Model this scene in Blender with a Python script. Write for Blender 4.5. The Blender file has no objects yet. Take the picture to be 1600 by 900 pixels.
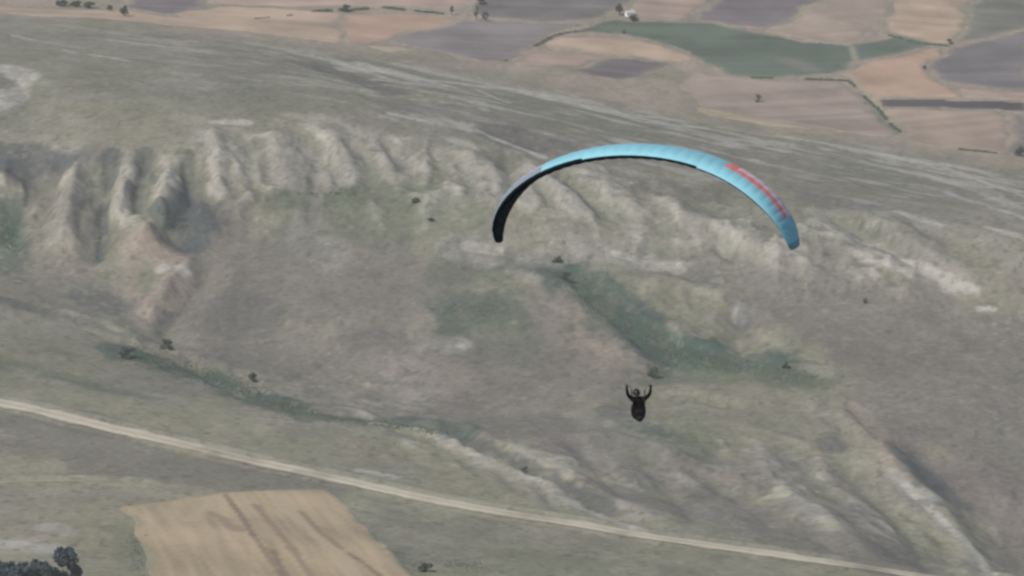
import bpy, bmesh, math, random
import numpy as np
from mathutils import Vector, Matrix, Quaternion
from mathutils.geometry import delaunay_2d_cdt

# ------------------------------------------------------------------ camera, world, sun, exposure
sc = bpy.context.scene
COL = sc.collection
PITCH = math.radians(15.0)
CAM_Z = 700.0
FPX = 800.0 / math.tan(math.radians(6.0))          # focal length in photograph pixels
cam_data = bpy.data.cameras.new('camera')
cam_data.sensor_width = 36.0
cam_data.lens = 18.0 / math.tan(math.radians(6.0))
cam_data.clip_start = 1.0
cam_data.clip_end = 60000.0
cam = bpy.data.objects.new('camera', cam_data)
cam.location = (0, 0, CAM_Z)
cam.rotation_euler = (math.pi / 2 - PITCH, 0, 0)
COL.objects.link(cam)
sc.camera = cam

SUN_EL, SUN_AZ = math.radians(45), math.radians(-138)   # azimuth from +Y towards +X: sun over the left shoulder
SDIR = Vector((math.sin(SUN_AZ) * math.cos(SUN_EL), math.cos(SUN_AZ) * math.cos(SUN_EL), math.sin(SUN_EL)))
world = bpy.data.worlds.new('World')
sc.world = world
world.use_nodes = True
wn = world.node_tree.nodes
sky = wn.new('ShaderNodeTexSky')
sky.sky_type = 'NISHITA'
sky.sun_disc = False
sky.sun_elevation = SUN_EL
sky.sun_rotation = SUN_AZ
sky.altitude = 1500
sky.air_density = 1.0
sky.dust_density = 2.5
wn['Background'].inputs['Strength'].default_value = 0.10
world.node_tree.links.new(sky.outputs[0], wn['Background'].inputs['Color'])
sun_data = bpy.data.lights.new('sun', 'SUN')
sun_data.energy = 3.4
sun_data.angle = math.radians(0.5)
sun_data.color = (1.0, 0.94, 0.84)
sun = bpy.data.objects.new('sun', sun_data)
sun.rotation_mode = 'QUATERNION'
sun.rotation_quaternion = SDIR.to_track_quat('Z', 'Y')
sun.location = (0, 0, 900)
COL.objects.link(sun)
sc.view_settings.view_transform = 'Standard'
sc.view_settings.look = 'None'
sc.view_settings.gamma = 1.0
sc.view_settings.exposure = 0.17
sc.cycles.filter_width = 2.7                          # a soft long lens
sc.cycles.volume_bounces = 1
sc.cycles.max_bounces = 6
HAZE_DENSITY = 4.6e-5

rng = random.Random(7)

# ------------------------------------------------------------------ helpers: properties and materials
def tag(o, label=None, cat=None, group=None, kind=None):
    if label: o['label'] = label
    if cat: o['category'] = cat
    if group: o['group'] = group
    if kind: o['kind'] = kind
    return o

def empty(name, loc, label, cat, group=None, rz=0.0):
    o = bpy.data.objects.new(name, None)
    o.empty_display_size = 0.5
    o.location = loc
    o.rotation_euler = (0, 0, rz)
    COL.objects.link(o)
    return tag(o, label, cat, group)

def mesh_obj(name, verts, faces, mat, parent=None, smooth=False):
    me = bpy.data.meshes.new(name)
    me.from_pydata(verts, [], faces)
    if smooth:
        me.polygons.foreach_set('use_smooth', [True] * len(me.polygons))
    o = bpy.data.objects.new(name, me)
    for m in (mat if isinstance(mat, (list, tuple)) else [mat]):
        me.materials.append(m)
    COL.objects.link(o)
    if parent: o.parent = parent
    return o

def bm_obj(name, bm, mat, parent=None, smooth=False):
    me = bpy.data.meshes.new(name)
    bm.to_mesh(me); bm.free()
    if smooth:
        me.polygons.foreach_set('use_smooth', [True] * len(me.polygons))
    for m in (mat if isinstance(mat, (list, tuple)) else [mat]):
        me.materials.append(m)
    o = bpy.data.objects.new(name, me)
    COL.objects.link(o)
    if parent: o.parent = parent
    return o

def new_mat(name):
    m = bpy.data.materials.new(name)
    m.use_nodes = True
    nt = m.node_tree
    return m, nt, nt.nodes, nt.links, nt.nodes['Principled BSDF']

def plain_mat(name, col, rough=0.6, var=0.25, scale=6.0, spec=0.3):
    m, nt, N, L, b = new_mat(name)
    tc = N.new('ShaderNodeTexCoord')
    no = N.new('ShaderNodeTexNoise'); no.inputs['Scale'].default_value = scale; no.inputs['Detail'].default_value = 5
    L.new(tc.outputs['Object'], no.inputs['Vector'])
    mr = N.new('ShaderNodeMapRange')
    mr.inputs['From Min'].default_value = 0.3; mr.inputs['From Max'].default_value = 0.7
    mr.inputs['To Min'].default_value = 1 - var; mr.inputs['To Max'].default_value = 1 + var
    L.new(no.outputs['Fac'], mr.inputs['Value'])
    vm = N.new('ShaderNodeVectorMath'); vm.operation = 'SCALE'
    vm.inputs[0].default_value = col
    L.new(mr.outputs[0], vm.inputs['Scale'])
    L.new(vm.outputs[0], b.inputs['Base Color'])
    b.inputs['Roughness'].default_value = rough
    b.inputs['Specular IOR Level'].default_value = spec
    return m

def ground_mat(name, fine=0.12, bump=0.5, scale=0.35):
    """albedo comes from the mesh (soil, grass and rock cover), grain and relief from noise"""
    m, nt, N, L, b = new_mat(name)
    at = N.new('ShaderNodeAttribute'); at.attribute_name = 'albedo'
    tc = N.new('ShaderNodeTexCoord')
    no = N.new('ShaderNodeTexNoise'); no.inputs['Scale'].default_value = scale; no.inputs['Detail'].default_value = 6
    no.inputs['Roughness'].default_value = 0.65
    L.new(tc.outputs['Object'], no.inputs['Vector'])
    mr = N.new('ShaderNodeMapRange')
    mr.inputs['From Min'].default_value = 0.3; mr.inputs['From Max'].default_value = 0.7
    mr.inputs['To Min'].default_value = 1 - fine; mr.inputs['To Max'].default_value = 1 + fine
    L.new(no.outputs['Fac'], mr.inputs['Value'])
    vm = N.new('ShaderNodeVectorMath'); vm.operation = 'SCALE'
    L.new(at.outputs['Color'], vm.inputs[0])
    L.new(mr.outputs[0], vm.inputs['Scale'])
    L.new(vm.outputs[0], b.inputs['Base Color'])
    bp = N.new('ShaderNodeBump'); bp.inputs['Strength'].default_value = bump; bp.inputs['Distance'].default_value = 0.6
    L.new(no.outputs['Fac'], bp.inputs['Height'])
    L.new(bp.outputs[0], b.inputs['Normal'])
    b.inputs['Roughness'].default_value = 0.95
    b.inputs['Specular IOR Level'].default_value = 0.1
    return m

# ------------------------------------------------------------------ helpers: numeric noise
_tab = np.random.RandomState(11).rand(256, 256)
def vnoise(x, y, seed=0):
    x = x + seed * 37.17; y = y + seed * 91.73
    xi = np.floor(x).astype(np.int64); yi = np.floor(y).astype(np.int64)
    fx = x - xi; fy = y - yi
    fx = fx * fx * fx * (fx * (fx * 6 - 15) + 10); fy = fy * fy * fy * (fy * (fy * 6 - 15) + 10)
    a = _tab[xi & 255, yi & 255]; b = _tab[(xi + 1) & 255, yi & 255]
    c = _tab[xi & 255, (yi + 1) & 255]; d = _tab[(xi + 1) & 255, (yi + 1) & 255]
    return (a + (b - a) * fx) * (1 - fy) + (c + (d - c) * fx) * fy
def fbm(x, y, octv=4, seed=0, gain=0.5):
    s = np.zeros_like(x); a = 1.0; t = 0.0
    for i in range(octv):
        s += a * (vnoise(x, y, seed + i * 3) * 2 - 1); t += a
        a *= gain; x = x * 2.03 + 1.7; y = y * 2.03 - 3.1
    return s / t
def ridged(x, y, octv=3, seed=0):
    s = np.zeros_like(x); a = 1.0; t = 0.0
    for i in range(octv):
        s += a * (1 - np.abs(vnoise(x, y, seed + i * 5) * 2 - 1)); t += a
        a *= 0.5; x = x * 2.1 + 5.2; y = y * 2.1 + 1.3
    return s / t
def sstep(a, b, x):
    t = np.clip((x - a) / (b - a), 0, 1)
    return t * t * (3 - 2 * t)

# ------------------------------------------------------------------ camera rays
CP, SP = math.cos(PITCH), math.sin(PITCH)
def ray(px, py):
    rx = (px - 800) / FPX; ry = (450 - py) / FPX
    return np.array([rx, CP + ry * SP, -SP + ry * CP])
def at_dist(px, py, d):
    r = ray(px, py)
    return np.array([0, 0, CAM_Z]) + r * (d / r[1])

# ------------------------------------------------------------------ the land: a height field through surveyed points
surv = [  # (px, py, distance in metres)
    (0, 20, 3330), (150, 25, 3310), (300, 40, 3290), (450, 58, 3250), (600, 78, 3200), (0, 0, 3420), (400, 0, 3420), (800, 0, 3410),
    (1200, 0, 3410), (1600, 0, 3410), (800, 110, 3160), (1000, 150, 3080), (1200, 195, 2990), (1400, 228, 2920), (1600, 275, 2830),
    (1000, 60, 3280), (1300, 80, 3240), (1300, 150, 3100), (1600, 180, 3040), (1600, 90, 3220),
    (0, 100, 2860), (0, 200, 2620), (300, 100, 2890), (300, 200, 2600), (600, 130, 2890), (600, 220, 2590), (800, 170, 2800), (800, 250, 2570),
    (1000, 220, 2740), (1000, 300, 2520), (1250, 300, 2560), (1250, 370, 2440), (1450, 300, 2660), (1600, 330, 2560), (1600, 400, 2400),
    (0, 300, 2515), (300, 300, 2505), (600, 305, 2520), (780, 300, 2500), (600, 345, 2490), (400, 345, 2490),
    (0, 400, 2440), (300, 400, 2440), (600, 400, 2435), (800, 400, 2430), (1000, 400, 2430), (1150, 430, 2400),
    (300, 520, 2330), (600, 500, 2335), (850, 440, 2385), (900, 600, 2215), (600, 630, 2200), (400, 560, 2290),
    (1000, 490, 2345), (1050, 570, 2270), (1400, 450, 2380), (1400, 600, 2235), (1600, 450, 2370), (1600, 600, 2235), (1250, 560, 2280),
    (1280, 640, 2180), (1380, 720, 2085), (1600, 710, 2110), (1100, 680, 2130), (1100, 780, 1995), (1300, 800, 1960), (1560, 895, 1935), (1600, 900, 1960),
    (0, 628, 2050), (270, 692, 1990), (530, 750, 1930), (800, 805, 1885), (1000, 835, 1860), (1200, 862, 1840), (1450, 897, 1830),
    (0, 550, 2190), (0, 475, 2320), (200, 545, 2250), (450, 650, 2090), (680, 690, 2060), (830, 750, 1970),
    (0, 760, 1860), (0, 900, 1660), (300, 800, 1810), (300, 900, 1680), (600, 850, 1760), (600, 900, 1690), (900, 900, 1730), (1200, 900, 1770),
]
pts = [at_dist(*s) for s in surv]
for x in (-700, -350, 0, 350, 700):                     # the plain beyond, the mountain under the camera
    pts += [np.array([x, 3650, 0.0]), np.array([x, 1350, 195.0 + 10 * math.sin(x)]), np.array([x, 900, 300.0])]
for px, py, d in ((0, 100, 2860), (0, 250, 2560), (0, 400, 2440), (0, 628, 2050), (0, 900, 1660), (0, 500, 2330)):
    p = at_dist(px, py, d); pts.append(np.array([p[0] - 260, p[1] + 20, p[2] + 4]))
for px, py, d in ((1600, 250, 2870), (1600, 400, 2400), (1600, 600, 2235), (1600, 800, 2020)):
    p = at_dist(px, py, d); pts.append(np.array([p[0] + 260, p[1] - 30, p[2] - 3]))
P = np.array(pts)
S_ = 1000.0
def _tps_k(r2): return 0.5 * r2 * np.log(r2 + 1e-12)
n = len(P)
A = np.zeros((n + 3, n + 3))
d2 = ((P[:, None, :2] - P[None, :, :2]) ** 2).sum(-1) / S_ ** 2
A[:n, :n] = _tps_k(d2) + np.eye(n) * 2e-4
A[:n, n] = 1; A[:n, n + 1:] = P[:, :2] / S_
A[n:, :n] = A[:n, n:].T
sol = np.linalg.solve(A, np.concatenate([P[:, 2], np.zeros(3)]))
def base_height(x, y):
    xs = np.clip(x, -750, 750) / S_; ys = np.clip(y, 850, 3650) / S_
    out = sol[n] + sol[n + 1] * xs + sol[n + 2] * ys
    for i in range(n):
        out = out + sol[i] * _tps_k((xs - P[i, 0] / S_) ** 2 + (ys - P[i, 1] / S_) ** 2)
    flat = sstep(3380, 3600, y)
    out = out * (1 - flat)
    up = np.interp(y, [-400, 0, 150, 500, 900], [655, 655, 560, 420, 300])
    w = 1 - sstep(860, 1150, y)
    out = out * (1 - w) + up * w
    side = sstep(600, 1600, np.abs(x)) * (1 - flat)
    out = out * (1 - 0.55 * side) + 18 * flat * sstep(5000, 15000, np.hypot(x, y))
    return out

# tensor grid: fine in view, coarse to the horizon
def axis(lo, hi, step, far):
    a = list(np.arange(lo, hi + step, step))
    s = step
    while a[-1] < far: s *= 1.22; a.append(a[-1] + s)
    s = step
    b = [a[0]]
    while b[-1] > -far: s *= 1.22; b.append(b[-1] - s)
    return np.array(b[:0:-1] + a)
XS = axis(-420, 420, 1.25, 20000)
YS = axis(1560, 3480, 2.0, 20000)
GX, GY = np.meshgrid(XS, YS)
Z = base_height(GX, GY)

def sample(x, y, field=None):
    f = Z if field is None else field
    x = np.asarray(x, float); y = np.asarray(y, float)
    i = np.clip(np.searchsorted(XS, x) - 1, 0, len(XS) - 2); j = np.clip(np.searchsorted(YS, y) - 1, 0, len(YS) - 2)
    u = (x - XS[i]) / (XS[i + 1] - XS[i]); v = (y - YS[j]) / (YS[j + 1] - YS[j])
    return (f[j, i] * (1 - u) + f[j, i + 1] * u) * (1 - v) + (f[j + 1, i] * (1 - u) + f[j + 1, i + 1] * u) * v
_D = np.arange(1250, 4600, 1.5)
def ground(px, py):
    r = ray(px, py)
    t = _D / r[1]
    zr = CAM_Z + r[2] * t
    zt = sample(r[0] * t, _D)
    k = np.argmax(zr < zt)
    if k == 0: k = len(_D) - 1
    f0 = zr[k - 1] - zt[k - 1]; f1 = zr[k] - zt[k]
    d = _D[k - 1] + 1.5 * f0 / (f0 - f1 + 1e-9)
    x = r[0] * d / r[1]
    return np.array([x, d, float(sample(x, d))])
def gpath(pp): return [ground(*p) for p in pp]
def densify(w, step):
    out = []
    for a, b in zip(w[:-1], w[1:]):
        k = max(1, int(np.linalg.norm(np.array(b[:2]) - np.array(a[:2])) / step))
        for i in range(k): out.append(np.array(a[:2]) + (np.array(b[:2]) - np.array(a[:2])) * i / k)
    out.append(np.array(w[-1][:2]))
    return out

def line_dist(w, X, Y, reach, ky=1.0):
    """distance to a polyline and the position along it (0..1), on the sub-grid within reach"""
    w = np.array([[p[0], p[1]] for p in w])
    x0, x1 = w[:, 0].min() - reach, w[:, 0].max() + reach
    y0, y1 = w[:, 1].min() - reach * ky, w[:, 1].max() + reach * ky
    i0, i1 = np.searchsorted(XS, [x0, x1]); j0, j1 = np.searchsorted(YS, [y0, y1])
    sl = (slice(j0, j1), slice(i0, i1))
    X = X[sl]; Y = Y[sl]
    best = np.full(X.shape, 1e9); pos = np.zeros(X.shape)
    seg = np.sqrt(((w[1:] - w[:-1]) ** 2).sum(1)); cum = np.concatenate([[0], np.cumsum(seg)]) / max(seg.sum(), 1e-6)
    for k in range(len(w) - 1):
        ax, ay = w[k]; bx, by = w[k + 1]
        dx, dy = bx - ax, (by - ay) / ky
        t = np.clip(((X - ax) * dx + (Y - ay) / ky * dy) / (dx * dx + dy * dy + 1e-9), 0, 1)
        dd = np.hypot(X - ax - t * dx, (Y - ay) / ky - t * dy)
        m = dd < best
        best[m] = dd[m]; pos[m] = (cum[k] + t * (cum[k + 1] - cum[k]))[m]
    return sl, best, pos

# --- ridges (+) and gullies (-): pixels of the photograph name the places, (path, half width m, height m)
relief = [
    ([(1290, 620), (1310, 660), (1330, 700)], 7, -3.5), ([(1330, 625), (1345, 660), (1372, 705)], 6, -2.5), ([(1100, 740), (1150, 775), (1210, 830)], 10, -4), ([(1230, 700), (1270, 750), (1340, 800)], 10, -4.5), ([(1180, 690), (1200, 740), (1250, 790)], 8, 3), ([(1000, 720), (1050, 770), (1090, 820)], 10, -4), ([(900, 690), (935, 730), (985, 780)], 10, -4), ([(880, 720), (905, 750), (940, 780)], 8, 3), ([(1440, 800), (1470, 850), (1490, 895)], 8, -3), ([(720, 700), (735, 725), (760, 750)], 6, -2), ([(780, 725), (795, 755), (830, 780)], 6, -2.5), ([(840, 755), (860, 785), (890, 805)], 6, -2.5), ([(1270, 625), (1240, 660), (1200, 680)], 8, 2.5),
    ([(850, 425), (900, 462), (960, 515), (1008, 580)], 20, 6.5),
    ([(878, 420), (930, 478), (1000, 535), (1075, 590)], 20, -6),
    ([(1270, 620), (1340, 672), (1395, 722), (1480, 805), (1560, 898)], 11, 3.0),
    ([(1425, 690), (1500, 770), (1590, 870)], 26, -4),
    ([(1290, 700), (1350, 760), (1420, 830), (1470, 900)], 16, -4),
    ([(1210, 770), (1290, 815), (1370, 880)], 14, 4),
    ([(590, 665), (680, 684), (760, 718), (835, 748), (930, 800), (1000, 831)], 11, 3.5),
    ([(480, 645), (600, 655), (700, 670), (790, 712), (870, 748), (950, 798), (1005, 826)], 16, -7),
    ([(0, 468), (100, 495), (200, 530), (300, 565), (460, 640)], 16, -5),
    ([(315, 392), (268, 440), (228, 500)], 12, 3.5),
    ([(340, 400), (300, 450), (255, 510), (280, 545)], 18, -5),
    ([(1160, 480), (1150, 520), (1160, 560)], 14, -4),
    ([(1000, 440), (1080, 455), (1150, 470)], 16, 3.5),
    ([(1010, 500), (1090, 540), (1180, 555)], 14, 3.5),
    ([(1180, 640), (1080, 620), (960, 640)], 14, -3),
    ([(880, 690), (960, 690), (1060, 720)], 16, 4),
    ([(1000, 300), (1080, 345), (1180, 380), (1290, 420)], 18, 4),
    ([(1290, 330), (1380, 372), (1460, 405)], 18, -5),
    ([(1360, 340), (1450, 395), (1530, 450)], 14, 4),
    ([(500, 100), (560, 122), (600, 140), (680, 165)], 26, -3.0),
    ([(760, 195), (860, 238)], 26, -3.0),
    ([(20, 110), (45, 150), (20, 190)], 16, -3),
    ([(1340, 133), (1372, 168), (1408, 208)], 7, -2.0),
]
folds = [
    ([(95, 245), (85, 300), (60, 350)], 8, -4), ([(140, 250), (135, 300), (120, 370)], 8, -4.5), ([(250, 245), (243, 290), (238, 330)], 7, -4), ([(345, 205), (362, 245), (352, 300)], 6, -3), ([(400, 208), (418, 240), (428, 290)], 6, -3), ([(480, 208), (505, 240), (530, 285)], 6, -3), ([(530, 210), (560, 245), (570, 290)], 6, -3), ([(590, 215), (620, 255), (640, 290)], 6, -3), ([(720, 245), (735, 275), (735, 305)], 6, -3), ([(750, 250), (768, 280), (770, 305)], 5, -2.5), ([(830, 270), (850, 300), (860, 330)], 7, -3), ([(890, 280), (930, 320), (950, 345)], 7, -3), ([(1110, 360), (1125, 385), (1150, 410)], 7, -3), ([(1230, 385), (1270, 405), (1300, 425)], 7, -3),
     # the badlands on the scarp
    ([(60, 240), (40, 300), (20, 380)], 16, -6), ([(178, 245), (160, 320), (150, 415)], 12, -7), ([(228, 235), (210, 300), (225, 345)], 13, -7),
    ([(285, 240), (300, 300), (262, 350), (300, 390)], 17, -8), ([(120, 250), (110, 320), (90, 400)], 13, 4), ([(205, 245), (190, 310)], 10, 4),
    ([(262, 250), (255, 300), (215, 400)], 14, 5), ([(330, 200), (345, 250), (330, 310)], 14, 5), ([(375, 215), (400, 250), (395, 300)], 11, -4),
    ([(420, 205), (440, 250), (470, 300)], 12, 4), ([(455, 205), (490, 240), (510, 300)], 10, -4), ([(500, 207), (545, 240), (555, 290)], 12, 4),
    ([(555, 210), (575, 250), (590, 300)], 10, -5), ([(570, 215), (610, 245), (635, 285)], 9, 4), ([(612, 222), (640, 260), (660, 300)], 10, -5),
    ([(650, 235), (668, 260), (668, 290)], 8, 4), ([(690, 240), (678, 270), (672, 300)], 10, -5), ([(700, 235), (755, 255), (780, 300)], 11, 5),
    ([(790, 240), (800, 280), (800, 315)], 10, -4), ([(815, 255), (870, 290), (905, 330)], 11, 4), ([(870, 270), (925, 310), (960, 350)], 10, -4),
    ([(930, 285), (985, 320), (1010, 360)], 10, 3.5),
]
relw = [(gpath(p), w, h * 0.5) for p, w, h in relief[:13]] + [(gpath(p), w, h) for p, w, h in relief[13:]] + [(gpath(p), w, h * (1.0 if p[0][0] < 300 else 0.6)) for p, w, h in folds]
badw = gpath([(0, 290), (200, 290), (400, 255), (600, 262), (780, 280), (950, 320), (1100, 370), (1300, 410)])
road_px = [(-120, 602), (0, 628), (140, 662), (270, 692), (400, 724), (530, 750), (660, 778), (800, 805), (900, 820), (1000, 836), (1100, 849), (1200, 862), (1330, 880), (1450, 897), (1560, 912)]
track_px = [(-40, 755), (0, 754), (60, 753), (130, 753), (210, 757)]
roadw = gpath(road_px); trackw = gpath(track_px)

hill = sstep(6, 45, Z) * sstep(1200, 1500, GY)
bad = np.zeros_like(Z)
sl, dd, pos = line_dist(badw, GX, GY, 120, 1.0)
bad[sl] = 1 - sstep(25, 85, dd + 25 * fbm(GX[sl] / 40, GY[sl] / 40, 3, 5))
for w, hw, h in relw:
    sl, dd, pos = line_dist(w, GX, GY, hw * 1.6)
    wob = 1 + 0.55 * fbm(GX[sl] / 13, GY[sl] / 13, 4, 9)
    t = np.clip(1 - dd * wob / hw, 0, 1)
    prof = t * t * (3 - 2 * t) * 0.25 + t * 0.75
    Z[sl] += h * prof * np.clip(np.minimum(pos, 1 - pos) * 5 + 0.25, 0, 1)
near = 1 - sstep(-40, 60, GY - (2060 - 0.3 * GX))
wx = GX + 9 * fbm(GX / 45, GY / 45, 3, 21); wy = GY + 9 * fbm(GX / 45, GY / 45, 3, 22)
Z += hill * 1.6 * fbm(GX / 90, GY / 90, 2, 1)
Z += hill * (0.55 - 0.25 * near) * fbm(GX / 24, GY / 24, 4, 2)
rugw = gpath([(560, 610), (700, 690), (830, 735), (980, 740), (1100, 700), (1250, 760), (1350, 820)])
rug = np.zeros_like(Z)
sl, dd, pos = line_dist(rugw, GX, GY, 90, 2.0)
rug[sl] = 1 - sstep(10, 48, dd + 18 * fbm(GX[sl] / 30, GY[sl] / 30, 3, 6))
rgd = ridged(wx / 26, wy / 50, 5, 31)
Z += hill * bad * 6.0 * (rgd - 0.62) + hill * np.maximum(rug, 0.25 * (1 - bad) * (1 - near)) * 3.6 * (ridged((wx + 0.5 * wy) / 30, (wy - 0.5 * wx) / 42, 5, 35) - 0.62)
Z += hill * np.maximum(bad, rug) * 1.1 * (ridged(wx / 11, wy / 15, 3, 33) - .6)
Z += hill * (1 - bad) * (1 - 0.75 * near) * 1.5 * (ridged(wx / 70, wy / 110, 4, 41) - 0.6)
Z += 0.25 * fbm(GX / 30, GY / 30, 3, 3) * sstep(1500, 1700, GY)
# level the roads across their width
def carve_road(w, half):
    q = np.array(densify(w, 4.0)); zq = sample(q[:, 0], q[:, 1])
    k = np.hanning(25); k /= k.sum()
    zs = np.convolve(np.pad(zq, 12, mode='edge'), k, 'valid')
    sl, dd, pos = line_dist(w, GX, GY, half + 14)
    seg = np.sqrt(((q[1:] - q[:-1]) ** 2).sum(1)); cum = np.concatenate([[0], np.cumsum(seg)]); cum /= cum[-1]
    m = 1 - sstep(half + 1.5, half + 13, dd)
    Z[sl] = Z[sl] * (1 - m) + np.interp(pos, cum, zs) * m
carve_road(roadw, 7); carve_road(trackw, 3)

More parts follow.
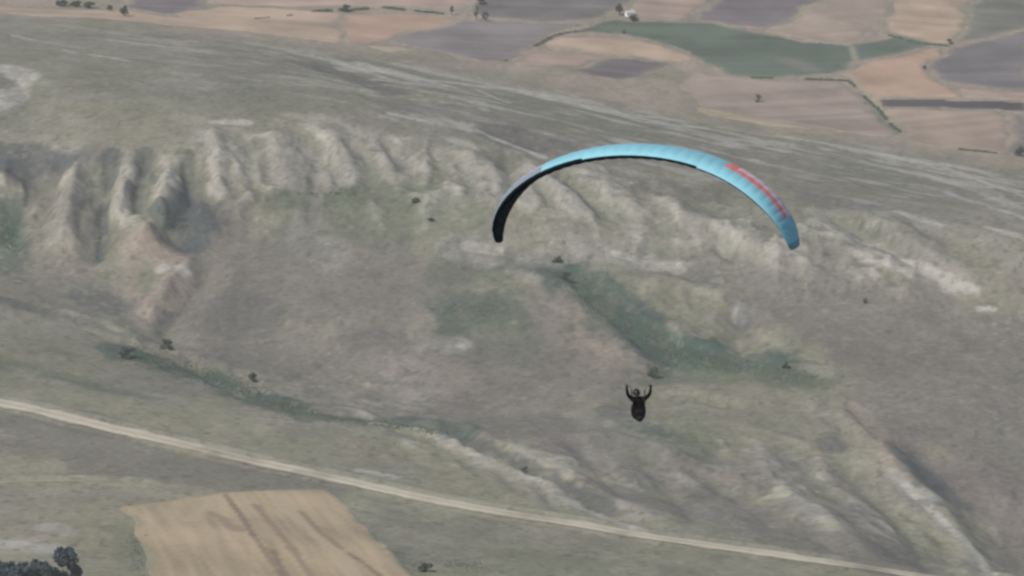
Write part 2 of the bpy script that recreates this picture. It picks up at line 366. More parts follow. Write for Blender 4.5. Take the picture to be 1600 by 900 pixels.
# ------------------------------------------------------------------ ground cover and painted gully shade: albedo per vertex
GRASS = np.array([0.208, 0.196, 0.143]); BROWN = np.array([0.176, 0.160, 0.138]); LIME = np.array([0.282, 0.264, 0.229])
GREEN = np.array([0.105, 0.128, 0.086]); DIRT = np.array([0.305, 0.248, 0.196]); PLAIN = np.array([0.290, 0.243, 0.190]); DUSK = np.array([0.112, 0.105, 0.096])  # last tone: shade of ravines and gullies, painted into the albedo
MAUVE = np.array([0.178, 0.152, 0.148]); PALE = np.array([0.420, 0.395, 0.345]); VERD = np.array([0.058, 0.094, 0.074]); SLATE = np.array([0.078, 0.087, 0.090])  # last tone: bluish gully shade painted into the albedo, also dark scrub
cover = [  # (what, amount, half width m, y stretch, path)
    ('BROWN', 1.0, 34, 2.0, [(330, 420), (300, 520), (420, 560), (600, 560), (760, 600)]),
    ('BROWN', 1.0, 34, 2.0, [(450, 430), (640, 450), (600, 500)]),
    ('BROWN', 1.0, 30, 2.0, [(880, 470), (940, 540), (960, 580), (850, 620)]),
    ('BROWN', 1.0, 34, 2.0, [(1200, 470), (1350, 500), (1500, 520), (1600, 620)]),
    ('BROWN', 1.0, 40, 2.0, [(1420, 600), (1520, 660), (1580, 760)]),
    ('BROWN', 0.9, 26, 2.0, [(680, 640), (820, 670), (980, 700), (1180, 740)]),
    ('BROWN', 0.8, 26, 2.0, [(60, 680), (200, 715), (330, 740), (480, 755)]),
    ('BROWN', 0.8, 24, 2.0, [(660, 170), (760, 190), (880, 225)]),
    ('BROWN', 0.6, 24, 1.6, [(60, 340), (60, 420), (180, 480)]),
    ('MAUVE', 0.55, 18, 2.0, [(1440, 720), (1560, 780), (1590, 880)]),
    ('MAUVE', 0.5, 14, 2.0, [(870, 690), (930, 705)]),
    ('MAUVE', 0.45, 14, 2.0, [(1340, 800), (1400, 860)]),
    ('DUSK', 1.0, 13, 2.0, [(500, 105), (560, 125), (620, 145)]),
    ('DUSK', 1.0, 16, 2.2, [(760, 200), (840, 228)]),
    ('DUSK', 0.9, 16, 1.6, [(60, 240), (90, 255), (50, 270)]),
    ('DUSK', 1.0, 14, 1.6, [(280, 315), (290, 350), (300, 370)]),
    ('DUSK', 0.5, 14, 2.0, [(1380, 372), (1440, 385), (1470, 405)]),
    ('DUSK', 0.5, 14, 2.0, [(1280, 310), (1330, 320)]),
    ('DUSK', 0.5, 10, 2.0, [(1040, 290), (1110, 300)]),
    ('GREEN', 0.6, 15, 2.0, [(700, 415), (760, 420)]), ('VERD', 0.65, 15, 2.0, [(705, 480), (790, 480)]), ('GREEN', 0.45, 16, 2.4, [(740, 520), (790, 540)]),
    ('VERD', 1.0, 19, 1.6, [(880, 418), (935, 470), (1005, 522), (1070, 556)]), ('VERD', 1.0, 15, 1.8, [(1000, 540), (1120, 560), (1220, 565)]),
    ('GREEN', 0.8, 12, 2.0, [(1030, 590), (1120, 580), (1260, 600)]), ('GREEN', 0.7, 10, 2.0, [(1190, 575), (1290, 600)]),
    ('VERD', 1.0, 13, 2.0, [(190, 550), (280, 575), (360, 605), (460, 635)]), ('VERD', 0.8, 10, 2.0, [(340, 610), (480, 650), (640, 665), (720, 680)]),
    ('GREEN', 0.6, 10, 1.8, [(0, 350), (20, 390)]), ('GREEN', 0.7, 10, 1.8, [(240, 330), (290, 350)]),
    ('GREEN', 0.8, 6, 2.0, [(455, 303), (560, 303)]), ('GREEN', 0.45, 22, 2.2, [(480, 335), (600, 330), (720, 325)]),
    ('GREEN', 0.45, 18, 2.2, [(980, 680), (1080, 690)]), ('GREEN', 0.35, 18, 2.0, [(680, 860), (760, 890), (900, 880)]),
    ('GREEN', 0.45, 7, 2.0, [(0, 572), (120, 592), (250, 612)]), ('GREEN', 0.4, 7, 2.0, [(200, 830), (220, 880)]),
    ('GREEN', 0.4, 7, 2.0, [(560, 820), (650, 880)]),
    ('LIME', 0.75, 14, 1.5, [(330, 210), (380, 260), (470, 235), (540, 260)]), ('LIME', 0.7, 10, 1.5, [(440, 270), (500, 290)]),
    ('LIME', 0.7, 12, 1.5, [(570, 215), (640, 270)]), ('LIME', 0.8, 12, 1.5, [(700, 240), (760, 265), (775, 300)]),
    ('LIME', 0.45, 18, 1.6, [(110, 230), (150, 280), (130, 340)]), ('LIME', 0.5, 8, 1.5, [(196, 260), (205, 300)]),
    ('LIME', 0.5, 12, 1.6, [(820, 265), (900, 320)]), ('LIME', 0.4, 14, 1.8, [(940, 300), (1010, 350)]),
    ('PALE', 0.85, 9, 2.0, [(0, 105), (45, 120), (20, 150), (0, 165)]), ('PALE', 0.7, 4, 2.0, [(430, 75), (560, 105), (640, 130)]),
    ('PALE', 0.8, 5, 2.0, [(530, 100), (660, 125), (800, 140), (930, 160)]), ('PALE', 0.8, 4, 2.2, [(620, 100), (760, 130), (880, 155), (1000, 190), (1100, 200)]),
    ('PALE', 0.9, 3, 2.0, [(895, 117), (940, 133), (960, 142)]), ('PALE', 0.7, 4, 2.2, [(840, 140), (960, 175), (1070, 190)]),
    ('PALE', 0.9, 3.5, 2.2, [(980, 183), (1040, 190)]), ('PALE', 0.8, 3, 2.0, [(990, 150), (1005, 160)]),
    ('PALE', 0.85, 4, 2.2, [(1220, 212), (1330, 232), (1400, 245), (1480, 258)]), ('PALE', 0.8, 5, 2.0, [(1370, 240), (1480, 265), (1600, 300)]),
    ('LIME', 0.7, 11, 2.2, [(1440, 290), (1540, 320), (1600, 350)]), ('LIME', 0.6, 10, 2.2, [(1450, 350), (1540, 370), (1600, 410)]),
    ('LIME', 0.7, 8, 2.2, [(1290, 350), (1400, 400), (1500, 445)]), ('PALE', 0.9, 3.5, 2.2, [(1480, 443), (1525, 453)]), ('PALE', 0.85, 3.5, 2.0, [(1530, 482), (1552, 483)]),
    ('LIME', 0.5, 14, 2.2, [(1080, 380), (1180, 405), (1300, 410)]), ('LIME', 0.6, 8, 2.0, [(1080, 340), (1120, 380)]),
    ('LIME', 0.6, 10, 2.0, [(700, 385), (800, 390), (880, 385), (1000, 400)]), ('LIME', 0.9, 4, 1.8, [(750, 410), (762, 412)]),
    ('LIME', 0.9, 4, 1.8, [(800, 425), (835, 435)]), ('LIME', 0.7, 7, 2.0, [(840, 405), (900, 395), (1010, 410)]), ('LIME', 0.5, 12, 2.0, [(480, 370), (520, 400)]),
    ('LIME', 0.5, 12, 2.0, [(610, 580), (660, 600), (620, 640)]), ('LIME', 0.4, 5, 2.0, [(640, 545), (720, 540)]),
    ('LIME', 0.5, 10, 2.0, [(930, 715), (960, 740)]), ('LIME', 0.4, 12, 2.0, [(980, 790), (1000, 800)]),
    ('LIME', 0.6, 4.5, 1.6, [(690, 690), (760, 725), (830, 755), (900, 790), (990, 832)]), ('LIME', 0.4, 7, 1.6, [(740, 730), (810, 765), (860, 790)]),
    ('LIME', 0.8, 5, 1.5, [(1395, 740), (1440, 785), (1510, 850), (1555, 898)]), ('LIME', 0.25, 10, 1.6, [(1400, 790), (1480, 870)]),
    ('LIME', 0.6, 5, 1.6, [(1230, 780), (1270, 815), (1305, 845)]), ('LIME', 0.8, 3.5, 1.6, [(1300, 835), (1312, 845)]), ('LIME', 0.6, 4, 1.6, [(1335, 830), (1365, 870)]),
    ('PALE', 0.6, 4, 2.0, [(1440, 775), (1460, 772)]), ('PALE', 0.7, 9, 2.0, [(0, 850), (40, 852)]), ('PALE', 0.8, 4, 2.0, [(75, 823), (105, 832)]),
    ('LIME', 0.4, 12, 2.0, [(0, 800), (60, 840)]), ('LIME', 0.35, 12, 2.0, [(230, 615), (260, 625)]), ('LIME', 0.3, 14, 2.0, [(0, 500), (60, 500), (120, 520)]),
    ('LIME', 0.35, 9, 2.0, [(600, 255), (680, 205), (690, 190)]),
    ('TANS', 0.8, 8, 1.6, [(225, 375), (250, 400), (285, 425), (255, 460), (225, 495)]), ('TANS', 0.4, 9, 1.6, [(205, 400), (190, 440), (210, 470)]),
    ('DIRT', 0.45, 8, 1.6, [(235, 350), (245, 380)]), ('PALE', 1.0, 4, 1.6, [(250, 420), (290, 424)]),
    ('DIRT', 0.5, 7, 1.6, [(1330, 635), (1355, 665), (1380, 700)]), ('DIRT', 0.7, 5, 1.6, [(1378, 690), (1388, 720)]),
    ('LIME', 0.4, 6, 1.8, [(1290, 640), (1310, 700), (1350, 720)]), ('DIRT', 0.30, 16, 1.8, [(900, 500), (940, 540), (960, 570)]),
    ('DIRT', 0.35, 10, 2.0, [(880, 730), (930, 745)]), ('DIRT', 0.4, 5, 2.0, [(1085, 735), (1150, 750)]),
    ('DIRT', 0.3, 14, 2.0, [(600, 560), (700, 600)]), ('DIRT', 0.3, 12, 2.0, [(560, 700), (640, 710)]), ('DIRT', 0.3, 14, 1.6, [(110, 380), (140, 420)]),
    ('DIRT', 0.25, 12, 2.0, [(300, 700), (420, 720)]),
    ('SLATE', 0.85, 10, 1.8, [(0, 235), (60, 243), (95, 258)]), ('SLATE', 0.7, 8, 1.8, [(0, 262), (60, 270)]), ('SLATE', 0.9, 7, 1.6, [(250, 318), (275, 345)]), ('SLATE', 0.95, 10, 1.6, [(292, 312), (302, 350), (312, 386)]),  # shade in the left badland gullies, painted as bluish patches
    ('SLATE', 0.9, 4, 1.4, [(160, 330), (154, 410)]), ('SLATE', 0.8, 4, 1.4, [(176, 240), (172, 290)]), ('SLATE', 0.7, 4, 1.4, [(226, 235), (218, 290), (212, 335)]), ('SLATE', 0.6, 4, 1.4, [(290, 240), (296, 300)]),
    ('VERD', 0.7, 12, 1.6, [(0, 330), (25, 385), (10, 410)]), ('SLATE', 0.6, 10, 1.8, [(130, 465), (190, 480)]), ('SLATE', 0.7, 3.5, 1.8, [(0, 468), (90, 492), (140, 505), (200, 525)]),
    ('BROWN', 1.0, 22, 1.8, [(960, 770), (1100, 800), (1250, 840), (1400, 880)]), ('MAUVE', 0.5, 16, 1.8, [(1060, 760), (1180, 800)]), ('LIME', 0.6, 7, 1.8, [(960, 790), (1010, 800)]), ('LIME', 0.5, 9, 1.8, [(1080, 830), (1090, 838)]),
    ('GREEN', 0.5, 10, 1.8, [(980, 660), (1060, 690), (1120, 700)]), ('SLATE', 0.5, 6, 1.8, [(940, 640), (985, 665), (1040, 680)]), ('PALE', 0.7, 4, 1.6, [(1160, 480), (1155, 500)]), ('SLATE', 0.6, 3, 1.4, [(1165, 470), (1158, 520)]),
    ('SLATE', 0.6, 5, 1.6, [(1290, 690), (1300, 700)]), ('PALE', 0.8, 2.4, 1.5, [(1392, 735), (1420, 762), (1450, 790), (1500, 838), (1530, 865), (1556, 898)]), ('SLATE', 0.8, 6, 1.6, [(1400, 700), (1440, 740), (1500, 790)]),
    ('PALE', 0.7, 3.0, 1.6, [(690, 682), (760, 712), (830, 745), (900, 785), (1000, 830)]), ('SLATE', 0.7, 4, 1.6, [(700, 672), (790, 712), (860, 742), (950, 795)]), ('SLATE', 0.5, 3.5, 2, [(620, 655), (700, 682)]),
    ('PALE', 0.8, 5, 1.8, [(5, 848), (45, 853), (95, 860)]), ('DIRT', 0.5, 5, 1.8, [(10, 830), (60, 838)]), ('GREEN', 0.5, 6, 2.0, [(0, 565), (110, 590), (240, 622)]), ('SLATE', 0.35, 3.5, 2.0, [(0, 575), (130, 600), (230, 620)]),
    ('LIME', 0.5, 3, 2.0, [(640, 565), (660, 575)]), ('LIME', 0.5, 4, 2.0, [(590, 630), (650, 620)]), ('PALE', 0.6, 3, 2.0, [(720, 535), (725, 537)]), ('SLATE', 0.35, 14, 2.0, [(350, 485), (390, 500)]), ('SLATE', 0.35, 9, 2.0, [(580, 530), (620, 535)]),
    ('PALE', 0.75, 6, 2.2, [(560, 100), (640, 118), (700, 135)]), ('PALE', 0.7, 6, 2.2, [(650, 105), (780, 135), (860, 155)]), ('PALE', 0.7, 6, 2.2, [(830, 148), (930, 172), (1050, 195)]), ('PALE', 0.6, 8, 2.2, [(1440, 270), (1540, 300), (1600, 325)]),
    ('PALE', 0.8, 2.6, 2.2, [(533, 98), (565, 110)]),
    ('PALE', 0.8, 2.6, 2.2, [(590, 108), (700, 140)]),
    ('PALE', 0.8, 2.6, 2.2, [(633, 95), (735, 120), (800, 132)]),
    ('PALE', 0.8, 2.6, 2.2, [(745, 140), (795, 160)]),
    ('PALE', 0.8, 2.6, 2.2, [(810, 135), (855, 156)]),
    ('PALE', 0.8, 2.6, 2.2, [(870, 140), (960, 172), (1000, 186)]),
    ('PALE', 0.8, 2.6, 2.2, [(610, 178), (665, 190)]),
    ('PALE', 0.8, 2.6, 2.2, [(745, 203), (850, 246)]),
    ('PALE', 0.8, 2.6, 2.2, [(1430, 262), (1500, 276)]),
    ('PALE', 0.8, 2.6, 2.2, [(1500, 268), (1600, 306)]),
    ('PALE', 0.8, 2.6, 2.2, [(1480, 300), (1600, 340)]),
    ('PALE', 0.8, 2.6, 2.2, [(1400, 330), (1470, 352)]),
    ('PALE', 0.8, 2.6, 2.2, [(1540, 355), (1600, 372)]),
    ('PALE', 0.8, 2.6, 2.2, [(1290, 352), (1370, 385), (1420, 410)]),
    ('PALE', 0.8, 2.6, 2.2, [(1420, 410), (1470, 432), (1525, 452)]),
    ('PALE', 0.8, 2.6, 2.2, [(1340, 400), (1420, 425)]),
    ('PALE', 0.8, 2.6, 2.2, [(20, 55), (70, 66), (130, 75)]),
    ('PALE', 0.8, 2.6, 2.2, [(170, 62), (280, 75)]),
    ('PALE', 0.8, 2.6, 2.2, [(100, 78), (200, 95)]),
    ('PALE', 0.8, 2.6, 2.2, [(330, 190), (390, 192)]),
    ('PALE', 0.8, 2.6, 2.2, [(960, 395), (1060, 420)]),
    ('PALE', 0.8, 2.6, 2.2, [(730, 385), (780, 392)]),
    
    
    ('PALE', 0.8, 2.6, 2.2, [(620, 745), (560, 735)]),
]
pal = dict(GRASS=GRASS, BROWN=BROWN, LIME=LIME, GREEN=GREEN, DIRT=DIRT, DUSK=DUSK, MAUVE=MAUVE, PALE=PALE, VERD=VERD, SLATE=SLATE, TANS=np.array([0.350, 0.284, 0.228]))
n1 = fbm(GX / 60, GY / 110, 4, 51); n2 = fbm(GX / 16, GY / 34, 4, 52); n3 = fbm(GX / 5, GY / 11, 3, 53)
ALB = np.empty(Z.shape + (3,)); ALB[:] = GRASS
def lerp(col, w): 
    global ALB
    w = np.clip(w, 0, 1)[..., None]
    ALB += (np.asarray(col) - ALB) * w
plain = (1 - sstep(4, 16, sample(GX.ravel(), GY.ravel(), Z).reshape(Z.shape) + 5 * n1)) * sstep(2500, 2700, GY)
lerp([0.250, 0.236, 0.162], 0.9 * near)
lerp(BROWN, 0.45 * sstep(-0.05, 0.35, n1))
lerp(GREEN, 0.22 * sstep(0.05, 0.4, fbm(GX / 45, GY / 90, 4, 61)))
# pale stony streaks that run down the back slope
u = GX * 0.70 - GY * 0.71; v = GX * 0.71 + GY * 0.70
st = fbm((u + 14 * fbm(GX / 60, GY / 60, 2, 73)) / 52, (v + 7 * fbm(GX / 40, GY / 40, 3, 74)) / 13, 4, 71)
back = sstep(2480, 2600, GY) * sstep(-260, 0, GX + 0.25 * (GY - 2700)) * (1 - plain)
lerp(PALE, 0.50 * back * sstep(0.08, 0.36, st + 0.35 * n2)); lerp(BROWN * .9, 0.40 * back * sstep(0.05, 0.35, -st))
st2 = fbm(GX / 50 + 3, GY / 40, 4, 72)
lerp(LIME, 0.20 * (1 - back) * sstep(0.05, 0.45, st2) * (1 - plain))
lerp(LIME, 0.35 * bad * sstep(-0.05, 0.3, n2) * (1 - plain))
# pale stone tone on the crests, darker green in the hollows, from curvature
def blur(a, ky, kx):
    for ax, k in ((0, ky), (1, kx)):
        c = np.cumsum(np.pad(a, [(k + 1, k) if i == ax else (0, 0) for i in (0, 1)], mode='edge'), axis=ax)
        n_ = a.shape[ax]
        a = (np.take(c, np.arange(2 * k + 1, 2 * k + 1 + n_), ax) - np.take(c, np.arange(0, n_), ax)) / (2 * k + 1)
    return a
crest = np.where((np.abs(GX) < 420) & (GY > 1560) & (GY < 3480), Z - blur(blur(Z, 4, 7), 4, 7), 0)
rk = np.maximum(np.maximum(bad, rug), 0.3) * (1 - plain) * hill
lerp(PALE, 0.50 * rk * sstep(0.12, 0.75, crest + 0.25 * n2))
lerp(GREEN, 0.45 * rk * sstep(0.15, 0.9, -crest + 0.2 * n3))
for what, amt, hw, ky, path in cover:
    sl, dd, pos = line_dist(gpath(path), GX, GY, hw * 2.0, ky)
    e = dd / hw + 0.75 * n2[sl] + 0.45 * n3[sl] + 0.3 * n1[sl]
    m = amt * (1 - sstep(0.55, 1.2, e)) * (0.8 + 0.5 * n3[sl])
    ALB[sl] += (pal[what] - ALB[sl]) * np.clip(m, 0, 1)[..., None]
lerp(PLAIN * 0.97, plain); lerp(np.array([0.19, 0.185, 0.135]), 0.6 * plain * sstep(-0.1, 0.35, fbm(GX / 50, GY / 80, 4, 66)))
mott = 1 + 0.15 * n2 + 0.15 * n3 + 0.08 * n1
spk = sstep(0.36, 0.62, fbm(GX / 2.6, GY / 5.0, 2, 81)) * (1 - plain) * (0.35 + 0.65 * sstep(-0.2, 0.3, n1))
ALB *= mott[..., None]
lerp(LIME * 1.05, 0.45 * spk)
spd = sstep(0.40, 0.66, fbm(GX / 3.0 + 40, GY / 6.0, 2, 83)) * (1 - plain)
lerp(GREEN * 0.7, 0.45 * spd)
ALB = np.clip(ALB, 0.02, 0.6)

def set_albedo(me, cols):
    a = me.color_attributes.new('albedo', 'FLOAT_COLOR', 'POINT')
    c = np.ones((len(me.vertices), 4), np.float32); c[:, :3] = cols
    a.data.foreach_set('color', c.ravel())

M_LAND = ground_mat('hillside_grass_and_stone', 0.22, 0.7, 0.30)
M_FIELD = ground_mat('field_soil_and_stubble', 0.08, 0.3, 0.5)
M_ROAD = ground_mat('pale_gravel', 0.10, 0.3, 1.2)
ny, nx = Z.shape
me = bpy.data.meshes.new('hillside')
me.vertices.add(nx * ny)
me.vertices.foreach_set('co', np.stack([GX, GY, Z], -1).astype(np.float32).ravel())
idx = np.arange(nx * ny).reshape(ny, nx)
quads = np.stack([idx[:-1, :-1], idx[:-1, 1:], idx[1:, 1:], idx[1:, :-1]], -1).reshape(-1, 4)
me.loops.add(quads.size); me.polygons.add(len(quads))
me.loops.foreach_set('vertex_index', quads.ravel().astype(np.int32))
me.polygons.foreach_set('loop_start', np.arange(0, quads.size, 4, dtype=np.int32))
me.polygons.foreach_set('use_smooth', np.ones(len(quads), bool))
me.update(calc_edges=True)
set_albedo(me, ALB.reshape(-1, 3))
me.materials.append(M_LAND)
land = bpy.data.objects.new('hillside', me)
COL.objects.link(land)
tag(land, kind='structure')

# ------------------------------------------------------------------ fields: sheets of soil, stubble and crop draped on the land
def drape(name, poly_px, col, spacing, lift, stripes=(0, 1, 0.05, 6.0), rough_edge=1.2, marks=(), blot=0.10, fade=1.0):
    w = gpath(poly_px)
    w.append(w[0])
    q = densify(w, spacing)[:-1]
    qq = np.array(q); wl_ = 9 * spacing
    qq = qq + np.column_stack([fbm(qq[:, 0] / wl_, qq[:, 1] / wl_, 3, 7), fbm(qq[:, 0] / wl_, qq[:, 1] / wl_, 3, 8)]) * rough_edge
    out = [Vector((p[0], p[1])) for p in qq]
    ar = np.array([[p.x, p.y] for p in out])
    x0, y0 = ar.min(0); x1, y1 = ar.max(0)
    gx, gy = np.meshgrid(np.arange(x0, x1, spacing), np.arange(y0, y1, spacing * 1.3))
    gx = gx.ravel() + 0.013; gy = gy.ravel() + 0.017
    ins = np.zeros(gx.shape, bool)
    j = len(ar) - 1
    for i in range(len(ar)):
        xi, yi = ar[i]; xj, yj = ar[j]
        c = ((yi > gy) != (yj > gy)) & (gx < (xj - xi) * (gy - yi) / (yj - yi + 1e-12) + xi)
        ins ^= c; j = i
    inner = [Vector((a, b)) for a, b in zip(gx[ins], gy[ins])]
    co, ed, fa, *_ = delaunay_2d_cdt(out + inner, [], [list(range(len(out)))], 1, 0.01)
    xy = np.array([[p.x, p.y] for p in co])
    bd = np.full(len(xy), 1e9)
    for a, b in zip(ar, np.roll(ar, -1, 0)):
        dv = b - a; t = np.clip(((xy - a) @ dv) / (dv @ dv + 1e-9), 0, 1)
        bd = np.minimum(bd, np.hypot(*(xy - a - t[:, None] * dv).T))
    z = sample(xy[:, 0], xy[:, 1]) + np.where(bd < 0.05, -0.12, lift)
    o = mesh_obj(name, np.column_stack([xy, z]).tolist(), [f if Vector((co[f[1]] - co[f[0]])).cross(co[f[2]] - co[f[0]]) > 0 else f[::-1] for f in fa], M_FIELD, smooth=True)
    ca, sa, amt, wl = stripes
    nrm = math.hypot(ca, sa); ca /= nrm; sa /= nrm
    across = -sa * xy[:, 0] + ca * xy[:, 1]; along = ca * xy[:, 0] + sa * xy[:, 1]
    f = 1 + amt * 2.2 * fbm(across / wl, along / (wl * 30), 3, 91) + blot * 1.3 * fbm(xy[:, 0] / 22, xy[:, 1] / 40, 4, 92)
    c = np.asarray(col)[None] * (f + 0.22 * fbm(xy[:, 0] / 70, xy[:, 1] / 70, 2, 94))[:, None]
    for mcol, mhw, mpath in marks:
        mw = np.array([p[:2] for p in gpath(mpath)])
        best = np.full(len(xy), 1e9)
        for a, b in zip(mw[:-1], mw[1:]):
            dv = b - a; t = np.clip(((xy - a) @ dv) / (dv @ dv), 0, 1)
            best = np.minimum(best, np.hypot(*(xy - a - t[:, None] * dv).T))
        m = (1 - sstep(0.4, 1.2, best / mhw + 0.4 * fbm(xy[:, 0] / 9, xy[:, 1] / 9, 2, 93)))[:, None] * 0.85
        c = c + (np.asarray(mcol)[None] - c) * m
    mar = (1 - sstep(0.2, 1.6, bd / spacing / fade + 0.8 * fbm(xy[:, 0] / 12, xy[:, 1] / 20, 2, 96)))[:, None]
    gr = np.column_stack([sample(xy[:, 0], xy[:, 1], ALB[..., i]) for i in range(3)])
    gr = gr * (1 + 0.30 * fbm(xy[:, 0] / 60, xy[:, 1] / 60, 2, 97))[:, None]
    c = c + (gr - c) * mar * 0.85
    set_albedo(o.data, np.clip(c, 0.02, 0.7))
    tag(o, kind='structure')
    return o

TAN = (0.405, 0.303, 0.222); PINK = (0.345, 0.256, 0.208); ORANGE = (0.365, 0.252, 0.184); MAU = (0.168, 0.142, 0.146); CREAM = (0.40, 0.36, 0.25)
GRF = (0.095, 0.122, 0.092); GREY = (0.165, 0.150, 0.140); SAGE = (0.165, 0.165, 0.138)
plots = [
    ('ploughed_field', [(205, -12), (330, -12), (320, 8), (288, 15), (278, 25), (228, 20), (200, 10)], MAU),
    ('stubble_field', [(-10, 8), (120, 15), (200, 16), (228, 22), (278, 27), (290, 17), (340, 9), (450, 14), (533, 20), (533, 68), (470, 60), (380, 48), (240, 36), (60, 26), (-10, 20)], TAN),
    ('stubble_field', [(335, -12), (735, -12), (735, 14), (650, 12), (540, 8), (450, 11), (325, 5)], PINK),
    ('stubble_field', [(537, 22), (650, 24), (735, 28), (640, 50), (598, 66), (537, 68)], ORANGE),
    ('ploughed_field', [(603, 67), (645, 50), (725, 32), (880, 36), (915, 36), (870, 53), (790, 96), (755, 96), (700, 82)], (0.185, 0.162, 0.155)),
    ('fallow_field', [(740, -12), (990, -12), (975, 12), (940, 26), (880, 33), (760, 30), (738, 20)], GREY),
    ('stubble_strip', [(568, 72), (620, 74), (662, 80), (600, 82)], CREAM),
    ('crop_field', [(905, 48), (945, 30), (975, 33), (1090, 37), (1190, 49), (1250, 64), (1320, 69), (1400, 57), (1452, 71), (1342, 99), (1310, 119), (1150, 121), (1092, 97), (1050, 74), (960, 52)], GRF),
    ('stubble_field', [(870, 56), (955, 55), (1030, 71), (1090, 90), (1060, 98), (955, 86), (850, 74)], TAN),
    ('stubble_field', [(812, 92), (850, 76), (945, 88), (902, 105), (800, 103)], PINK),
    ('ploughed_field', [(900, 111), (948, 90), (1050, 99), (1010, 112), (970, 125), (930, 121)], (0.150, 0.128, 0.132)),
    ('stubble_field', [(998, -12), (1130, -12), (1100, 4), (1075, 24), (1060, 33), (1000, 31), (990, 12)], PINK),
    ('ploughed_field', [(1080, 34), (1083, 24), (1105, 8), (1150, -12), (1300, -12), (1222, 36), (1190, 45)], MAU),
    ('stubble_field', [(1196, 47), (1228, 36), (1308, -12), (1398, -12), (1382, 34), (1330, 64), (1290, 66), (1245, 58)], (0.31, 0.245, 0.195)),
    ('stubble_field', [(1404, -12), (1516, -12), (1502, 44), (1482, 69), (1440, 68), (1392, 52), (1388, 36)], TAN),
    ('fallow_field', [(1524, -12), (1610, -12), (1610, 42), (1490, 69), (1508, 44)], SAGE),
    ('ploughed_field', [(1452, 105), (1486, 76), (1610, 46), (1610, 141), (1552, 139), (1482, 129)], (0.150, 0.134, 0.138)),
    ('stubble_field', [(1322, 116), (1348, 102), (1445, 77), (1478, 76), (1446, 105), (1476, 131), (1510, 148), (1502, 153), (1362, 154), (1338, 132)], ORANGE),
    ('stubble_field', [(1500, 139), (1552, 142), (1610, 145), (1610, 157), (1512, 154)], PINK),
    ('ploughed_strip', [(1364, 157), (1610, 160), (1610, 174), (1384, 169)], (0.075, 0.066, 0.068)),
    ('stubble_field', [(1384, 171), (1568, 176), (1568, 236), (1500, 233), (1424, 222)], (0.315, 0.240, 0.188)),
    ('fallow_field', [(1574, 178), (1610, 179), (1610, 242), (1574, 240)], GREY),
    ('stubble_field', [(1090, 113), (1190, 124), (1316, 128), (1340, 150), (1372, 184), (1398, 214), (1300, 204), (1180, 184), (1090, 165), (1060, 140)], (0.285, 0.225, 0.185)),
    ('stubble_strip', [(1085, 165), (1140, 176), (1210, 190), (1270, 203), (1180, 195), (1085, 174)], (0.38, 0.31, 0.21)),
]
for k, (nm, poly, col) in enumerate(plots):
    a = rng.uniform(-0.5, 0.5)
    marks = ()
    if nm == 'crop_field':
        marks = [(SAGE, 9, [(1230, 95), (1270, 110)]), ((0.30, 0.28, 0.2), 2.5, [(1322, 66), (1332, 80), (1336, 98)]), ((0.115, 0.145, 0.10), 12, [(960, 45), (1090, 55)])]
    drape(nm, poly, col, 4.0, 0.35 + 0.013 * k, (math.cos(a), math.sin(a), 0.10, 9.0), 7.0, marks, 0.20, 0.3 if 'strip' in nm else 0.75)
_a, _b = ground(349, 771), ground(440, 905)
drape('wheat_field', [(186, 792), (250, 784), (342, 770), (430, 765), (512, 763), (540, 788), (580, 830), (655, 905), (720, 985), (262, 985), (232, 892), (212, 835), (204, 812)],
      (0.372, 0.292, 0.190), 1.7, 0.3, (_b[0] - _a[0], _b[1] - _a[1], 0.11, 1.9), 2.0,
      [((0.20, 0.150, 0.110), 1.5, [(349, 771), (372, 800), (398, 840)]), ((0.235, 0.175, 0.125), 1.2, [(398, 840), (425, 880), (440, 905)]), ((0.25, 0.185, 0.13), 1.5, [(470, 800), (500, 832), (530, 858)]),
       ((0.30, 0.228, 0.160), 4, [(325, 800), (350, 815), (375, 830)]), ((0.43, 0.35, 0.23), 3.0, [(342, 772), (310, 805), (295, 815)]), ((0.44, 0.36, 0.245), 1.6, [(190, 793), (340, 771), (512, 764)]), ((0.21, 0.155, 0.112), 1.3, [(545, 865), (600, 905)]), ((0.20, 0.15, 0.11), 1.4, [(425, 860), (448, 905)]),
       ((0.27, 0.20, 0.14), 2.0, [(400, 790), (450, 850), (490, 905)]), ((0.43, 0.345, 0.24), 2.5, [(430, 780), (520, 860), (560, 905)])], 0.12, 1.5)

